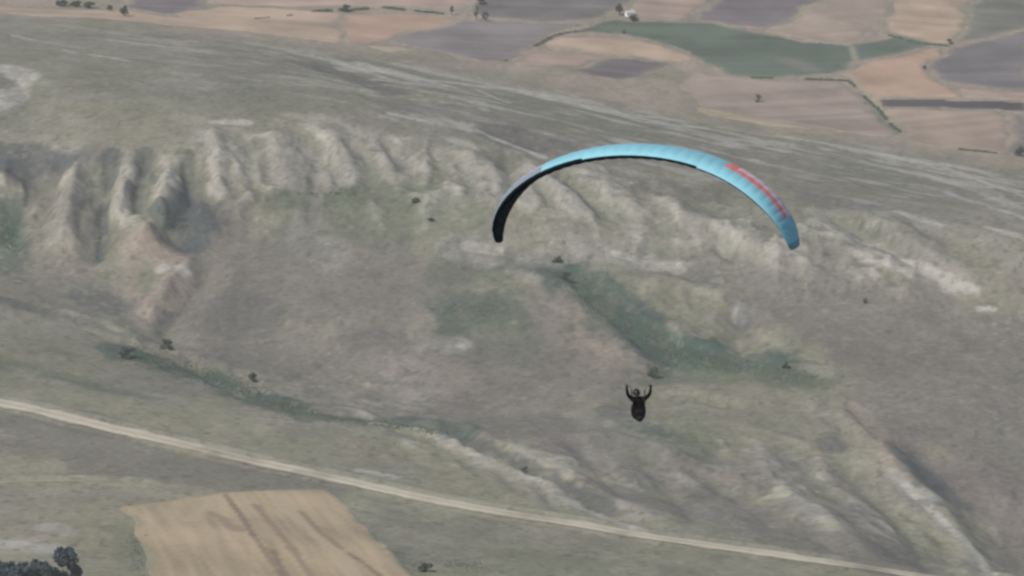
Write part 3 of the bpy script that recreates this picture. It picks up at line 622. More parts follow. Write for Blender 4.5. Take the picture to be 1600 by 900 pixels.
# ------------------------------------------------------------------ roads: gravel ribbons
def ribbon(name, w, half, lift, col):
    q = np.array(densify(w, 3.0))
    k = np.hanning(21); k /= k.sum()
    q = np.column_stack([np.convolve(np.pad(q[:, i], 10, mode='edge'), k, 'valid') for i in (0, 1)])
    t = np.gradient(q, axis=0); t /= np.linalg.norm(t, axis=1)[:, None]
    nr = np.column_stack([-t[:, 1], t[:, 0]])
    offs = np.array([-1, -0.72, -0.45, -0.15, 0.15, 0.45, 0.72, 1.0])
    tone = np.array([0.80, 1.0, 1.10, 0.90, 0.90, 1.08, 1.0, 0.80])
    mixg = np.array([0.9, 0.35, 0.0, 0.25, 0.25, 0.0, 0.35, 0.9])
    V = []; Cc = []; F = []
    prog = np.linspace(0, 1, len(q))
    hw = np.interp(prog, [0, 1], half)
    for i in range(len(q)):
        for j, (s, tn) in enumerate(zip(offs, tone)):
            wob = 1 + (0.5 * fbm(np.array([q[i, 0] / 9.0]), np.array([q[i, 1] / 9.0 + 20 * (s > 0)]), 3, 77)[0] if abs(s) == 1 else 0)
            p = q[i] + nr[i] * s * hw[i] * wob
            V.append((p[0], p[1], 0))
            gcol = np.array([float(sample(p[0], p[1], ALB[..., c_])) for c_ in range(3)])
            w_ = min(1, max(0, mixg[j] + 0.35 * prog[i] + 1.1 * fbm(np.array([p[0] / 16.0]), np.array([p[1] / 16.0]), 3, 78)[0] - 0.05))
            Cc.append(np.array(col) * tn * (1 + 0.14 * (rng.random() - .5)) * (1 - w_) + gcol * w_)
    V = np.array(V); V[:, 2] = sample(V[:, 0], V[:, 1]) + lift + np.tile((1 - offs ** 2) * 0.12, len(q))
    m = len(offs)
    for i in range(len(q) - 1):
        for j in range(m - 1): F.append((i * m + j, i * m + j + 1, (i + 1) * m + j + 1, (i + 1) * m + j)[::-1])
    o = mesh_obj(name, V.tolist(), F, M_ROAD, smooth=True)
    set_albedo(o.data, np.array(Cc))
    return tag(o, kind='structure')
ribbon('gravel_road', roadw, (6.0, 3.4), 0.22, (0.46, 0.415, 0.325))
ribbon('dirt_track', trackw, (2.2, 0.25), 0.15, (0.36, 0.33, 0.24))

# ------------------------------------------------------------------ bushes and trees
def leaf_mat(name, a, b_):
    m, nt, N, L, b = new_mat(name)
    tc = N.new('ShaderNodeTexCoord')
    no = N.new('ShaderNodeTexNoise'); no.inputs['Scale'].default_value = 0.8; no.inputs['Detail'].default_value = 4
    L.new(tc.outputs['Object'], no.inputs['Vector'])
    geo = N.new('ShaderNodeNewGeometry')
    ad = N.new('ShaderNodeMath'); ad.operation = 'MULTIPLY_ADD'; ad.inputs[1].default_value = 0.6
    L.new(geo.outputs['Random Per Island'], ad.inputs[0]); L.new(no.outputs['Fac'], ad.inputs[2])
    cr = N.new('ShaderNodeValToRGB')
    cr.color_ramp.elements[0].position = 0.4; cr.color_ramp.elements[0].color = (*a, 1)
    cr.color_ramp.elements[1].position = 1.0; cr.color_ramp.elements[1].color = (*b_, 1)
    L.new(ad.outputs[0], cr.inputs['Fac']); L.new(cr.outputs['Color'], b.inputs['Base Color'])
    b.inputs['Roughness'].default_value = 0.8; b.inputs['Specular IOR Level'].default_value = 0.15
    return m
M_LEAF = leaf_mat('leaves_dark_green', (0.036, 0.052, 0.036), (0.080, 0.102, 0.062))
M_BUSH = leaf_mat('bush_leaves', (0.050, 0.070, 0.052), (0.092, 0.118, 0.082))
M_PINE = leaf_mat('needles_blue_green', (0.036, 0.054, 0.066), (0.064, 0.088, 0.100))
M_SCRUB = leaf_mat('scrub_leaves', (0.085, 0.120, 0.088), (0.125, 0.160, 0.115))
M_BARK = plain_mat('bark', (0.11, 0.085, 0.065), 0.9, 0.35, 5.0)

def taper(V, F, a, b, r0, r1, k=6):
    a = Vector(a); b = Vector(b); d = (b - a).normalized()
    s = d.orthogonal().normalized(); t = d.cross(s)
    n0 = len(V)
    for c, r in ((a, r0), (b, r1)):
        for i in range(k):
            q = 2 * math.pi * i / k
            V.append(tuple(c + s * math.cos(q) * r + t * math.sin(q) * r))
    for i in range(k):
        j = (i + 1) % k
        F.append((n0 + i, n0 + j, n0 + k + j, n0 + k + i))
    F.append(tuple(n0 + k + i for i in range(k)))
def leaf_clump(V, F, c, size, R):
    """a small tuft: three bent leaf blades"""
    for _ in range(2):
        d = Vector((R.gauss(0, 1), R.gauss(0, 1), R.gauss(0, 1) * 0.8 + 0.2)).normalized()
        s = d.orthogonal().normalized()
        s.rotate(Quaternion(d, R.uniform(0, 6.28)))
        n0 = len(V); w = size * R.uniform(0.5, 1.0)
        for p in (-s * w - d * w * .3, d * w * 0.9 + s * w * 0.2, s * w - d * w * .2, -d * w * 0.9):
            V.append(tuple(Vector(c) + p))
        F.append((n0, n0 + 3, n0 + 2, n0 + 1))
def broadleaf(name, loc, h, wd, label, cat, group=None, leaves=260, stem=0.28, mat=None, seed=0, lobes=7):
    R = random.Random(seed)
    t = empty(name, loc, label, cat, group)
    V, F = [], []
    top = Vector((R.uniform(-.1, .1) * wd, 0, h * (stem + 0.25)))
    taper(V, F, (0, 0, -0.4), top, wd * .055 + .04, wd * .03 + .02)
    cs = []
    for i in range(lobes):
        a = 6.283 * i / lobes + R.uniform(-.5, .5); rr = wd * R.uniform(.18, .36)
        c = Vector((math.cos(a) * rr, math.sin(a) * rr, h * R.uniform(stem + .1, .82)))
        if i == 0: c = Vector((R.uniform(-.1, .1) * wd, 0, h * .84))
        cs.append((c, wd * R.uniform(.17, .27)))
        taper(V, F, Vector((0, 0, h * R.uniform(stem * .5, stem))), c, wd * .025 + .02, .02, 5)
    mesh_obj('trunk', V, F, M_BARK, t)
    V, F = [], []
    for i in range(leaves):
        c, r = R.choice(cs)
        d = Vector((R.gauss(0, 1), R.gauss(0, 1), R.gauss(0, 1))).normalized()
        p = c + Vector((d.x * r, d.y * r, d.z * r * min(1.3, h / wd * .9))) * (R.random() ** 0.4)
        if p.z < 0.1: p.z = 0.1
        leaf_clump(V, F, p, wd * .075 + .06, R)
    mesh_obj('crown', V, F, mat or M_LEAF, t)
    return t
def px_m(p): return p[1] / FPX / CP          # metres per photograph pixel, roughly
trees = [  # base px, width px, height px, name, label, group
    (195, 26, 15, 17, 'round_tree', 'dark round tree standing alone at the edge of the stubble, upper left', 'tree'),
    (172, 17, 12, 9, 'round_tree', 'small dark tree just left of the lone round tree, upper left', 'tree'),
    (98, 10, 22, 10, 'round_tree', 'low wide dark tree at the left end of the tree row, top left corner', 'tree'),
    (118, 11, 20, 9, 'round_tree', 'second low tree of the row in the top left corner, between its end trees', 'tree'),
    (140, 13, 22, 9, 'round_tree', 'low wide dark tree at the right end of the tree row, top left corner', 'tree'),
    (540, 19, 15, 11, 'round_tree', 'taller dark tree rising from the left part of the long hedge', 'tree'),
    (706, 24, 9, 15, 'round_tree', 'slim dark tree at the right end of the long hedge', 'tree'),
    (745, 33, 10, 26, 'round_tree', 'slim bluish tree left of the pair beside the grey fallow field, top centre', 'tree'),
    (758, 34, 12, 16, 'round_tree', 'short bushy tree right of the pair beside the grey fallow field, top centre', 'tree'),
    (752, 8, 16, 12, 'round_tree', 'dark tree at the very top edge above the slim pair, top centre', 'tree'),
    (968, 24, 14, 18, 'round_tree', 'dark tree left of the small white house', 'tree'),
    (990, 33, 16, 9, 'round_tree', 'low dark tree in front of the small white house', 'tree'),
    (975, 53, 6, 7, 'bush', 'small dark bush below the white house at the green field edge', 'bush'),
    (1185, 161, 12, 13, 'bush', 'dark reddish bush standing in the pale stubble right of centre', 'bush'),
    (1484, 69, 11, 8, 'bush', 'dark bush at the corner where the right-hand tan field meets the ploughed one', 'bush'),
    (1594, 244, 18, 14, 'bush', 'dark bush at the right frame edge below the grey fallow patch', 'bush'),
    (1445, 108, 8, 6, 'bush', 'tiny dark bush at the left tip of the large ploughed field, right', 'bush'),
    (396, 597, 17, 15, 'bush', 'round dark green bush at the right end of the scrub band, lower left', 'bush'),
    (262, 545, 22, 14, 'bush', 'green bush at the foot of the bare tan slope, left', 'bush'),
    (820, 740, 12, 11, 'bush', 'small dark bush on the stony ridge above the gravel road', 'bush'),
    (1352, 474, 9, 8, 'bush', 'single tiny dark bush on the smooth brown slope, right', 'bush'),
    (674, 346, 12, 6, 'bush', 'small low dark bush on the green bench, left of the wing tip', 'bush'),
    (650, 316, 15, 7, 'bush', 'dark bush under the pale badland folds, above the green bench', 'bush'),
    (872, 410, 16, 10, 'bush', 'dark bush among pale stones at the head of the green ravine', 'bush'),
    (884, 438, 18, 13, 'bush', 'dark bush just below the head of the green ravine', 'bush'),
    (1022, 590, 24, 16, 'bush', 'grey green bush just above the pilot', 'bush'),
    (1228, 576, 14, 11, 'bush', 'dark bush on the upper right of the green hollow, right of the pilot', 'bush'),
    (198, 560, 30, 16, 'bush', 'large dark bush at the upper left end of the scrub band, lower left', 'bush'),
    (665, 893, 26, 14, 'bush', 'dark bush right of the wheat field at the bottom edge', 'bush'),
]
for k, (px, py, wpx, hpx, nm, lab, cat) in enumerate(trees):
    if not nm: continue
    g = ground(px, py); s = px_m(g)
    broadleaf(nm, g, max(hpx * s * 1.02, .8), wpx * s, lab, cat, 'bushes on the slopes and field edges' if cat == 'bush' else 'trees on the far field edges', 300 if wpx > 12 else 170,
              0.25 if cat == 'tree' else 0.08, M_BUSH if cat == 'bush' else M_LEAF, 100 + k)
for k, (px, top, wpx, hm, blunt, lab) in enumerate((
    (104, 853, 46, 24, .75, 'tall dark blue green tree rising highest in the bottom left corner'),
    (60, 880, 58, 19, .6, 'dark tree just left of the tallest one, bottom left corner'),
    (36, 882, 60, 20, .7, 'dark tree second from the left in the bottom left corner group'),
    (10, 878, 56, 22, .7, 'dark tree at the left frame edge in the bottom left corner'),
    (84, 889, 44, 17, .7, 'low dark tree tucked against the left foot of the tallest one, bottom left corner'),
)):
    # the tops are seen, the feet are below the frame: walk down the slope until the top has the right height
    for d in np.arange(1690, 1450, -1.0):
        tp = at_dist(px, top, d)
        if tp[2] - float(sample(tp[0], tp[1])) > hm: break
    z = float(sample(tp[0], tp[1]))
    broadleaf('large_tree', (tp[0], tp[1], z), (tp[2] - z) * 1.04, wpx * d / FPX, lab, 'tree', 'dark trees in the bottom left corner', 2600, .18, M_PINE, 300 + k, 13)

def scatter_px(polys, count, seed):
    """spots on the ground inside bands drawn as (path, half width px)"""
    R = random.Random(seed); out = []
    for path, hw, share in polys:
        w = [np.array(p) for p in path]
        L = [np.linalg.norm(b - a) for a, b in zip(w[:-1], w[1:])]
        for _ in range(int(count * share)):
            q = R.random() * sum(L); i = 0
            while q > L[i] and i < len(L) - 1: q -= L[i]; i += 1
            p = w[i] + (w[i + 1] - w[i]) * q / L[i]
            out.append((p[0] + R.gauss(0, hw * .5), p[1] + R.gauss(0, hw * .45)))
    return out
def scrub(spots, size, seed, name='scrub'):
    R = random.Random(seed); V, F = [], []
    for px, py in spots:
        g = ground(px, py)
        h = size * R.uniform(.35, 1.1) * (2.0 if R.random() < .04 else 1)
        for q in range(5):
            leaf_clump(V, F, (g[0] + R.gauss(0, h * .35), g[1] + R.gauss(0, h * .35), g[2] + h * R.uniform(.1, .7)), h * .42, R)
    return tag(mesh_obj(name, V, F, M_SCRUB), kind='stuff')
scrub(scatter_px([([(185, 548), (280, 575), (360, 600), (460, 640)], 19, .75), ([(380, 620), (520, 655), (700, 678)], 7, .25)], 5200, 1), .5, 2)
scrub(scatter_px([([(872, 420), (930, 480), (1000, 525), (1080, 560)], 24, .6), ([(1010, 550), (1140, 568), (1280, 595)], 16, .4)], 5200, 3), .45, 4)
scrub(scatter_px([([(695, 480), (795, 482)], 20, .8), ([(700, 415), (760, 420)], 10, .2)], 1400, 5), .35, 6)
scrub(scatter_px([([(460, 303), (560, 302)], 7, 1)], 400, 7), .5, 8)
scrub(scatter_px([([(205, 835), (225, 890)], 14, .4), ([(560, 830), (655, 890)], 12, .3), ([(680, 870), (760, 890)], 14, .3)], 700, 9), .4, 10)
scrub(scatter_px([([(255, 330), (290, 360)], 15, .5), ([(0, 355), (25, 390)], 15, .3), ([(158, 330), (152, 410)], 5, .2)], 420, 11), .7, 12)

def hedge(path, hm, wm, label, seed, n_):
    R = random.Random(seed)
    w = gpath(path); q = densify(w, 2.0)
    c = q[len(q) // 2]; c = np.array([c[0], c[1], float(sample(c[0], c[1]))])
    t = empty('hedge', c, label, 'hedge', 'hedges between the fields')
    V, F, B, G = [], [], [], []
    for p in q[::3]:
        z = float(sample(*p))
        taper(V, F, (p[0] - c[0], p[1] - c[1], z - .2 - c[2]), (p[0] - c[0] + R.gauss(0, .3), p[1] - c[1], z + hm * .7 - c[2]), .12, .04, 5)
    for _ in range(n_):
        p = R.choice(q); z = float(sample(*p))
        if float(vnoise(np.array([p[0] / 13]), np.array([p[1] / 13]), 9)[0]) < .36: continue
        hh = hm * 0.7 * (0.5 + 0.9 * float(vnoise(np.array([p[0] / 9]), np.array([p[1] / 9]), 5)[0]))
        leaf_clump(B, G, (p[0] - c[0] + R.gauss(0, wm * .3), p[1] - c[1] + R.gauss(0, wm * .3), z - c[2] + hh * R.uniform(.08, 1)), .55, R)
    tag(mesh_obj('stems', V, F, M_BARK, t), kind='stuff'); mesh_obj('foliage', B, G, M_SCRUB, t)
hedge([(490, 19), (540, 17), (600, 13), (650, 18), (700, 23), (735, 24)], 2.4, 3.2, 'long dark hedge between stubble fields at the top, left of centre', 1, 2000)
hedge([(790, 96), (830, 76), (865, 57), (890, 51), (920, 48)], 2.0, 3.0, 'dark hedge running up beside the mauve ploughed field to the green crop', 2, 1200)
hedge([(1175, 122), (1250, 124), (1325, 127)], 1.5, 2.5, 'low dark hedge along the near edge of the green crop field', 3, 900)
hedge([(1328, 130), (1345, 146), (1372, 172), (1406, 207)], 1.8, 2.4, 'narrow dark diagonal hedge between two tan fields on the right', 4, 1100)
hedge([(1500, 234), (1540, 238), (1590, 243)], 1.2, 1.8, 'low dark hedge below the square tan field at the right edge', 5, 600)
hedge([(1390, 56), (1430, 68), (1480, 72)], 1.2, 2.2, 'short hedge along the upper edge of the orange tan field', 6, 600)
hedge([(400, 30), (430, 27), (455, 25)], 1.2, 2.0, 'short low hedge in the stubble left of the long one, top', 7, 400)

# ------------------------------------------------------------------ the far white house
M_WALL = plain_mat('lime_wash', (0.78, 0.78, 0.76), 0.85, 0.08, 1.5)
M_TILE = plain_mat('grey_roof_tiles', (0.42, 0.40, 0.39), 0.85, 0.25, 2.0)
M_DARK = plain_mat('dark_opening', (0.03, 0.03, 0.035), 0.4, 0.2, 3.0)
M_WOOD = plain_mat('old_wood', (0.12, 0.085, 0.06), 0.8, 0.3, 5.0)
def box(V, F, x0, x1, y0, y1, z0, z1):
    n0 = len(V)
    V += [(x, y, z) for z in (z0, z1) for y in (y0, y1) for x in (x0, x1)]
    F += [tuple(n0 + i for i in f) for f in ((0, 2, 3, 1), (4, 5, 7, 6), (0, 1, 5, 4), (2, 6, 7, 3), (0, 4, 6, 2), (1, 3, 7, 5))]
hg = ground(984, 25)
house = empty('small_house', hg, 'small white house among dark trees at the far edge of the green field', 'house', rz=0.35)
V, F = [], []
box(V, F, -3, 3, -2.2, 2.2, -.5, 2.7)
n0 = len(V); V += [(-3, -2.2, 2.7), (-3, 2.2, 2.7), (-3, 0, 3.9), (3, -2.2, 2.7), (3, 2.2, 2.7), (3, 0, 3.9)]
F += [(n0, n0 + 2, n0 + 1), (n0 + 3, n0 + 4, n0 + 5)]
mesh_obj('wall', V, F, M_WALL, house)
V = []; F = []
for s in (-1, 1):
    n0 = len(V)
    V += [(-3.3, s * 2.6, 2.50), (3.3, s * 2.6, 2.50), (3.3, 0, 3.95), (-3.3, 0, 3.95), (-3.3, s * 2.6, 2.66), (3.3, s * 2.6, 2.66), (3.3, 0, 4.11), (-3.3, 0, 4.11)]
    F += [tuple(n0 + i for i in f) for f in ((0, 1, 2, 3), (7, 6, 5, 4), (0, 4, 5, 1), (0, 3, 7, 4), (1, 5, 6, 2))]
roof = mesh_obj('roof', V, F, M_TILE, house)
V, F = [], []; box(V, F, 1.6, 2.1, .3, .8, 3.3, 4.7); mesh_obj('chimney', V, F, M_WALL, roof)
V, F = [], []; box(V, F, -.45, .45, -2.26, -2.18, 0, 2.0); mesh_obj('door', V, F, M_WOOD, house)
for x in (-1.9, 1.9):
    V, F = [], []; box(V, F, x - .4, x + .4, -2.25, -2.18, 1.0, 1.9); wv = mesh_obj('window', V, F, M_DARK, house)
    V, F = [], []; box(V, F, x - .5, x + .5, -2.30, -2.26, .92, 1.0); mesh_obj('sill', V, F, M_WALL, wv)

# ------------------------------------------------------------------ the paraglider
def cloth_mat(name, col, trans=0.22, rough=0.55, spec=0.25):
    m, nt, N, L, b = new_mat(name)
    tc = N.new('ShaderNodeTexCoord')
    no = N.new('ShaderNodeTexNoise'); no.inputs['Scale'].default_value = 2.2; no.inputs['Detail'].default_value = 4
    L.new(tc.outputs['Object'], no.inputs['Vector'])
    mr = N.new('ShaderNodeMapRange'); mr.inputs['To Min'].default_value = .88; mr.inputs['To Max'].default_value = 1.12
    L.new(no.outputs['Fac'], mr.inputs['Value'])
    vm = N.new('ShaderNodeVectorMath'); vm.operation = 'SCALE'; vm.inputs[0].default_value = col
    L.new(mr.outputs[0], vm.inputs['Scale']); L.new(vm.outputs[0], b.inputs['Base Color'])
    b.inputs['Roughness'].default_value = rough; b.inputs['Specular IOR Level'].default_value = spec
    bp = N.new('ShaderNodeBump'); bp.inputs['Strength'].default_value = .25; bp.inputs['Distance'].default_value = .03
    L.new(no.outputs['Fac'], bp.inputs['Height']); L.new(bp.outputs[0], b.inputs['Normal'])
    if trans:
        tr = N.new('ShaderNodeBsdfTranslucent'); L.new(vm.outputs[0], tr.inputs['Color'])
        mx = N.new('ShaderNodeMixShader'); mx.inputs['Fac'].default_value = trans
        L.new(b.outputs[0], mx.inputs[1]); L.new(tr.outputs[0], mx.inputs[2])
        L.new(mx.outputs[0], N['Material Output'].inputs['Surface'])
    return m
M_BLUE = cloth_mat('sky_blue_ripstop', (0.36, 0.77, 0.89), .36)
M_PALE = cloth_mat('pale_blue_ripstop', (0.52, 0.80, 0.88), .30)
M_RED = cloth_mat('coral_red_ripstop', (0.95, 0.28, 0.26), .25)
M_LILAC = cloth_mat('pale_lilac_grey_ripstop', (0.25, 0.28, 0.33), .1)
M_PINK = cloth_mat('pale_pink_ripstop', (0.95, 0.72, 0.70), .25)
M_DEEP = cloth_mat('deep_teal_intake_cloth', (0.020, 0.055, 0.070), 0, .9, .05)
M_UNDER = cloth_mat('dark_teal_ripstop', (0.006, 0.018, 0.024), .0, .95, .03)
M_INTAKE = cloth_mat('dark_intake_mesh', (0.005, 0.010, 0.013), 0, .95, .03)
M_TEAL = cloth_mat('deep_teal_ripstop', (0.14, 0.38, 0.48), .2)
M_BLACK = plain_mat('black_fabric', (0.006, 0.005, 0.006), .85, .3, 14.0, .08)
M_JACKET = plain_mat('black_jacket', (0.009, 0.007, 0.008), .85, .3, 18.0, .1)
M_GLOVE = plain_mat('black_gloves', (0.016, 0.014, 0.014), .7, .3, 20.0, .2)
M_SKIN = plain_mat('skin', (0.36, 0.22, 0.16), .55, .1, 25.0, .3)
M_HELMET = plain_mat('black_helmet_shell', (0.010, 0.010, 0.011), .35, .1, 5.0, .4)
M_STRAP = plain_mat('dark_webbing', (0.018, 0.017, 0.018), .7, .25, 30.0, .2)
M_LINE = plain_mat('thin_line_sheath', (0.16, 0.14, 0.13), .7, .1, 30.0, .2)
M_METAL = plain_mat('grey_metal', (0.30, 0.30, 0.31), .35, .1, 20.0, .5)
M_METAL.node_tree.nodes['Principled BSDF'].inputs['Metallic'].default_value = .9

DIST = 152.0
HANG = at_dist(998, 631, DIST)                       # the two carabiners
YAW, ROLL, NOSE = math.radians(-15.0), math.radians(-3.2), math.radians(6.0)
wing = empty('paraglider_wing', HANG, 'blue curved paraglider wing with a coral stripe, flying above the dark pilot', 'paraglider')
wing.rotation_mode = 'QUATERNION'
wing.rotation_quaternion = Quaternion((0, 0, 1), YAW) @ Quaternion((0, 1, 0), ROLL)
SA, SB, APEX = 4.95, 3.22, 8.42                       # half span, arc drop, apex height over the carabiners
C0 = 2.60
NC = 40
def wing_frame(t):
    ph = t * math.radians(89)
    x = SA * math.sin(ph); z = APEX - SB + SB * math.cos(ph)
    nrm = Vector((math.sin(ph) / SA, 0, math.cos(ph) / SB)).normalized()
    c = C0 * ((.15 if t < 0 else .46) + (.85 if t < 0 else .54) * math.sqrt(max(0, 1 - abs(t) ** 2.3))) * (1 + (.13 * math.exp(-((t - .68) / .25) ** 2)))
    te = 1.20 - 0.24 * t * t
    return Vector((x + .40, 0, z)), nrm, c, te - c
def foil(f, top):
    yt = 5 * .165 * (0.2969 * math.sqrt(f) - .126 * f - .3516 * f * f + .2843 * f ** 3 - .1015 * f ** 4)
    cam_ = .028 * 4 * f * (1 - f)
    return cam_ + yt if top else cam_ - yt * .62
CN, SN = math.cos(NOSE), math.sin(NOSE)
def wp(t, f, top, puff=0.0):
    o, nv, c, le = wing_frame(t)
    y = le + c * f
    thick = min(1, .55 + 1.3 * (1 - abs(t)))
    h = foil(f, top) * c * thick + puff * (1 if top else -1)
    # nose up: the leading edge (towards -Y) rises
    p = o + Vector((0, y, 0)) + nv * h
    dz = -(y) * SN
    return p + Vector((0, 0, dz))
FT = [0, .006, .02, .05, .09, .15, .22, .30, .40, .50, .60, .70, .80, .90, 1.0]
FB = [0.0, .012, .095, .13, .17, .25, .36, .5, .64, .8, .92, 1.0]
def cell_t(k): return -1 + 2 * k / NC
canopy_V, canopy_F, canopy_M = [], [], []
SEG = 5
for k in range(NC):                                    # underside, one sheet
    t0, t1 = cell_t(k), cell_t(k + 1)
    n0 = len(canopy_V)
    for i in range(SEG):
        s = i / (SEG - 1); t = t0 + (t1 - t0) * s
        for f in FB[2:]:
            canopy_V.append(tuple(wp(t, f, False, .022 * math.sin(math.pi * s) * (1 - f * .6))))
    m = len(FB) - 2
    for i in range(SEG - 1):
        for j in range(m - 1): canopy_F.append((n0 + i * m + j, n0 + i * m + j + 1, n0 + (i + 1) * m + j + 1, n0 + (i + 1) * m + j))
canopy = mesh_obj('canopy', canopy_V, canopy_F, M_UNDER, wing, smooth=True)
for k in range(NC):                                    # the upper cells, each a billowed panel
    t0, t1 = cell_t(k), cell_t(k + 1); tm = abs(t0 + t1) / 2
    V, F, MI = [], [], []
    for i in range(SEG):
        s = i / (SEG - 1); t = t0 + (t1 - t0) * s
        for f in FT:
            V.append(tuple(wp(t, f, True, (.024 * (1 - .5 * f) * (1 - abs(t) * .4) * math.sin(math.pi * s)) * min(1, f * 14))))
    m = len(FT)
    for i in range(SEG - 1):
        for j in range(m - 1):
            F.append((n_ := i * m + j, (i + 1) * m + j, (i + 1) * m + j + 1, i * m + j + 1))
            fm = (FT[j] + FT[j + 1]) / 2
            red = .42 < tm < .78 and fm > .24; pink = red and fm > .38 and tm > .47
            pale = tm < .40 and fm > .55
            grey = t0 < -.42 and fm < .16
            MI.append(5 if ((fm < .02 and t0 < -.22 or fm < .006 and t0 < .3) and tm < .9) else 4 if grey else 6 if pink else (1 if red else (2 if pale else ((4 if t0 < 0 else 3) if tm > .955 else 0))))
    o = mesh_obj('cell_panel', V, F, [M_BLUE, M_RED, M_PALE, M_TEAL, M_LILAC, M_INTAKE, M_PINK], canopy, smooth=True)
    o.data.polygons.foreach_set('material_index', MI)
    # the intake at the nose of each cell; the outermost cells are closed with blue cloth
    V, F = [], []
    for i in range(SEG):
        s = i / (SEG - 1); t = t0 + (t1 - t0) * s
        for q, f in enumerate((0.0, .012, .095)):
            p = wp(t, f, False, .022 * math.sin(math.pi * s) * (1 - f * .6) if q == 2 else 0.0)
            if tm < .84: p += Vector((0, .035 * math.sin(math.pi * q / 2) * math.sin(math.pi * s), 0))
            V.append(tuple(p))
    for i in range(SEG - 1):
        for j in range(2): F.append((i * 3 + j, i * 3 + j + 1, (i + 1) * 3 + j + 1, (i + 1) * 3 + j))
    mesh_obj('intake' if tm < .84 else 'nose_panel', V, F, (M_INTAKE if t0 < .05 else M_DEEP) if tm < .84 or t0 < 0 else M_BLUE, canopy, smooth=True)
for s in (-1, 1):                                      # small tip panels close the ends
    V = [tuple(wp(s, f, True)) for f in FT] + [tuple(wp(s, f, False)) for f in FT[::-1][1:-1]]
    mesh_obj('tip_panel', V, [tuple(range(len(V)))], M_TEAL if s > 0 else M_UNDER, canopy)

def tube(V, F, a, b, r, k=3): taper(V, F, a, b, r, r, k)
V, F = [], []; BV, BF = [], []
rise = {s: Vector((s * .22, .02, .46)) for s in (-1, 1)}
toggles = {-1: Vector((-.385, .02, .66)), 1: Vector((.40, .02, .66))}
for s in (-1, 1):
    for row, (f, off) in enumerate(((.07, -.05), (.34, 0.0), (.62, .05))):
        foot = rise[s] + Vector((0, off, 0))
        for g in range(3):
            ts = [.10 + g * .29 + .095 * i for i in range(3)]
            tops = [wp(s * min(t, .95), f, False) for t in ts]
            mid = sum(tops, Vector()) / 3; node = foot.lerp(mid, .62)
            tube(V, F, foot, node, .0018)
            for q in tops: tube(V, F, node, q, .0013)
    tg = toggles[s]
    tops = [wp(s * t, .99, False) for t in (.35, .5, .65, .8, .93)]
    node = tg.lerp(sum(tops, Vector()) / 5, .5)
    tube(BV, BF, tg, node, .0018)
    for q in tops: tube(BV, BF, node, q, .0013)
mesh_obj('suspension_lines', V, F, M_LINE, wing)
mesh_obj('brake_lines', BV, BF, M_LINE, wing)
for s in (-1, 1):
    V, F = [], []
    base = Vector((s * .21, 0, .02))
    for off in (-.05, 0, .05):
        taper(V, F, base, rise[s] + Vector((0, off, 0)), .011, .009, 4)
    mesh_obj('riser', V, F, M_STRAP, wing)
    V, F = [], []
    tg = toggles[s]
    ring = [tg + Vector((.030 * math.cos(a), 0, .045 * math.sin(a) - .045)) for a in np.linspace(0, 6.283, 9)]
    for a, b in zip(ring[:-1], ring[1:]): tube(V, F, a, b, .006, 5)
    mesh_obj('brake_toggle', V, F, M_STRAP, wing)

# ------------------------------------------------------------------ harness and pilot (both face the camera side, -Y)
FACE = Quaternion((0, 0, 1), math.radians(1.0))
harness = empty('harness', HANG, 'black pod harness tapering to a blunt foot end under the wing', 'harness')
harness.rotation_mode = 'QUATERNION'; harness.rotation_quaternion = FACE
def loft(sections, k=20):
    V, F = [], []
    for (y, cz, hw, hh) in sections:
        for i in range(k):
            a = 2 * math.pi * i / k
            ca, sa = math.cos(a), math.sin(a)
            e = .8
            V.append((hw * math.copysign(abs(ca) ** e, ca), y, cz + hh * math.copysign(abs(sa) ** e, sa)))
    for j in range(len(sections) - 1):
        for i in range(k):
            q = (i + 1) % k
            F.append((j * k + i, j * k + q, (j + 1) * k + q, (j + 1) * k + i))
    F.append(tuple(range(k))); F.append(tuple((len(sections) - 1) * k + i for i in reversed(range(k))))
    return V, F
V, F = loft([(-1.03, -.22, .06, .065), (-1.00, -.22, .09, .090), (-.85, -.24, .108, .105), (-.55, -.285, .145, .125), (-.25, -.325, .190, .150), (-.02, -.345, .225, .175),
             (.12, -.32, .24, .20), (.26, -.26, .245, .27), (.38, -.19, .205, .30), (.48, -.13, .16, .25), (.56, -.08, .08, .13)])
pod = mesh_obj('pod', V, F, M_BLACK, harness, smooth=True)
V, F = loft([(-1.045, -.22, .04, .04), (-1.035, -.22, .075, .075), (-.985, -.22, .096, .096), (-.975, -.22, .07, .07)])
mesh_obj('foot_plate', V, F, M_STRAP, harness, smooth=True)
V, F = [], []
box(V, F, -.11, .11, -.34, -.12, -.21, -.14)
fd = mesh_obj('flight_deck', V, F, M_STRAP, harness)
V, F = [], []
box(V, F, -.05, .05, -.28, -.20, -.138, -.118); mesh_obj('instrument', V, F, M_HELMET, fd)
for s in (-1, 1):
    V, F = [], []
    path = [Vector((s * .20, .04, -.20)), Vector((s * .205, .02, -.02)), Vector((s * .175, .04, .10)), Vector((s * .15, .20, .165)), Vector((s * .14, .36, .08)), Vector((s * .14, .40, -.10))]
    for a, b in zip(path[:-1], path[1:]): taper(V, F, a, b, .022, .022, 6)
    mesh_obj('shoulder_strap', V, F, M_STRAP, harness, smooth=True)
    V, F = [], []
    ring = [Vector((s * .21, .028 * math.cos(a), .05 * math.sin(a) - .02)) for a in np.linspace(0, 6.283, 11)]
    for a, b in zip(ring[:-1], ring[1:]): tube(V, F, a, b, .006, 6)
    mesh_obj('carabiner', V, F, M_METAL, harness)

